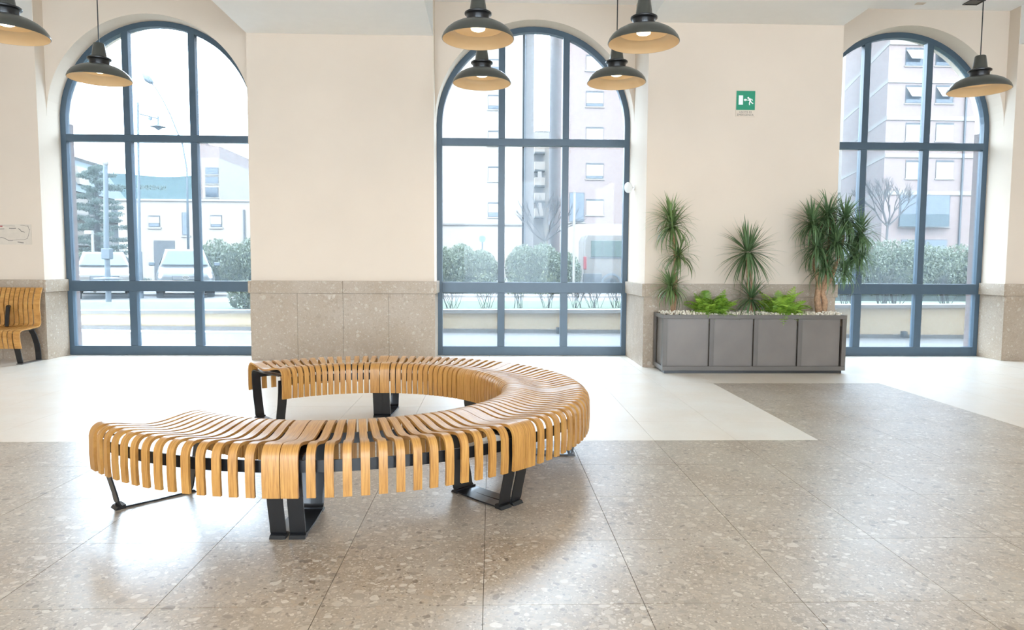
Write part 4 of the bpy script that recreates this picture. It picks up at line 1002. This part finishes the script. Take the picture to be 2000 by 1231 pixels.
# pink brick apartment block, middle window to behind the pier
Y = 50; a = at(1098, 0, Y); b_ = at(1560, 0, Y)
pk = thing('apartment_building', 'pink brick apartment block with white shutters right of the middle window', 'building', (a.x, Y, .1))
wall_box('wall', M['facade_pink'], pk, a.x, b_.x, Y, Y+12, .1, 25)
for k, op in ((0, None), (1, .2), (2, None), (3, .18), (4, None)):
    y0 = 107+70.5*k; window(pk, Y, 1144.5, 1178.5, y0, y0+31, 'shutter', op)
window(pk, Y, 1112, 1141, 376, 434, 'glass', nm='tall_window')
wall_box('ground_band', M['facade_white'], pk, a.x, b_.x, Y-.08, Y, at(1200, 520, Y).z, at(1200, 438, Y).z)
window(pk, Y, 1112, 1144, 456, 500, 'glass', nm='shop_window')
# pink corner building, right window
Y = 47; a = at(1741, 0, Y); b_ = at(2010, 0, Y); far_ = at(1645, 300, 62); pr2 = thing('apartment_building', 'pale pink corner building with white floor bands in the right window', 'building', (a.x, Y, .1))
o = pr2.location
zt = 27
MB().add([Vector(v)-o for v in ((a.x, Y, .1), (b_.x, Y, .1), (b_.x, Y+16, .1), (far_.x, 62, .1), (a.x, Y, zt), (b_.x, Y, zt), (b_.x, Y+16, zt), (far_.x, 62, zt))], [(3, 2, 1, 0), (4, 5, 6, 7), (0, 1, 5, 4), (1, 2, 6, 5), (2, 3, 7, 6), (3, 0, 4, 7)]).build('wall', M['facade_pink'], pr2)
sv = Vector((far_.x-a.x, 62-Y, 0)); sn = Vector((-sv.y, sv.x, 0)).normalized()
if sn.y > 0: sn = -sn
for py in (84, 158, 231, 304, 377):
    z = at(1760, py, Y).z
    MB().box(0, b_.x-o.x, -.10, .02, z-.16-o.z, z+.16-o.z).build('floor_band', M['cap'], pr2)
    p0_, p1_ = Vector((a.x, Y, 0))+sn*.10, Vector((far_.x, 62, 0))+sn*.10
    MB().prism([Vector((p0_.x, p0_.y, z-.16))-o, Vector((p1_.x, p1_.y, z-.16))-o, Vector((p1_.x, p1_.y, z+.16))-o, Vector((p0_.x, p0_.y, z+.16))-o], -sn*.12).build('floor_band', M['cap'], pr2)
for k, kind in ((0, 'awning'), (1, 'awning'), (2, 'shutter'), (3, 'shutter')):
    y0 = 93+73.3*k
    window(pr2, Y, 1769, 1803, y0, y0+36, kind); window(pr2, Y, 1828, 1861, y0, y0+36, kind)
window(pr2, Y, 1757, 1800, 379, 443, 'glass', nm='balcony_window'); window(pr2, Y, 1806, 1853, 379, 443, 'glass', nm='balcony_window')
a3, b3 = at(1757, 418, Y-.7), at(1853, 443, Y-.7); MB().box(a3.x-o.x, b3.x-o.x, -.75, -.68, b3.z-o.z, a3.z-o.z).build('balcony_front', M['slate'], pr2)
window(pr2, Y, 1760, 1797, 468, 505, 'glass', nm='shop_window'); window(pr2, Y, 1806, 1848, 468, 505, 'glass', nm='shop_window')
p_ = at(1880, 300, Y); MB().tube([(p_.x-o.x, -.12, 0), (p_.x-o.x, -.12, zt)], .09, 6).build('downpipe', M['trim_grey'], pr2)
# white block behind, left edge of the right window
Y = 75; a = at(1560, 0, Y); b_ = at(1662, 0, Y); w2 = thing('apartment_building', 'white block at the far left edge of the right window', 'building', (a.x, Y, .1))
wall_box('wall', M['facade_white'], w2, a.x, b_.x, Y, Y+10, .1, 36); wall_box('ledge', M['plinth'], w2, a.x, b_.x, Y-.12, Y, 10, 10.2)
# far hills
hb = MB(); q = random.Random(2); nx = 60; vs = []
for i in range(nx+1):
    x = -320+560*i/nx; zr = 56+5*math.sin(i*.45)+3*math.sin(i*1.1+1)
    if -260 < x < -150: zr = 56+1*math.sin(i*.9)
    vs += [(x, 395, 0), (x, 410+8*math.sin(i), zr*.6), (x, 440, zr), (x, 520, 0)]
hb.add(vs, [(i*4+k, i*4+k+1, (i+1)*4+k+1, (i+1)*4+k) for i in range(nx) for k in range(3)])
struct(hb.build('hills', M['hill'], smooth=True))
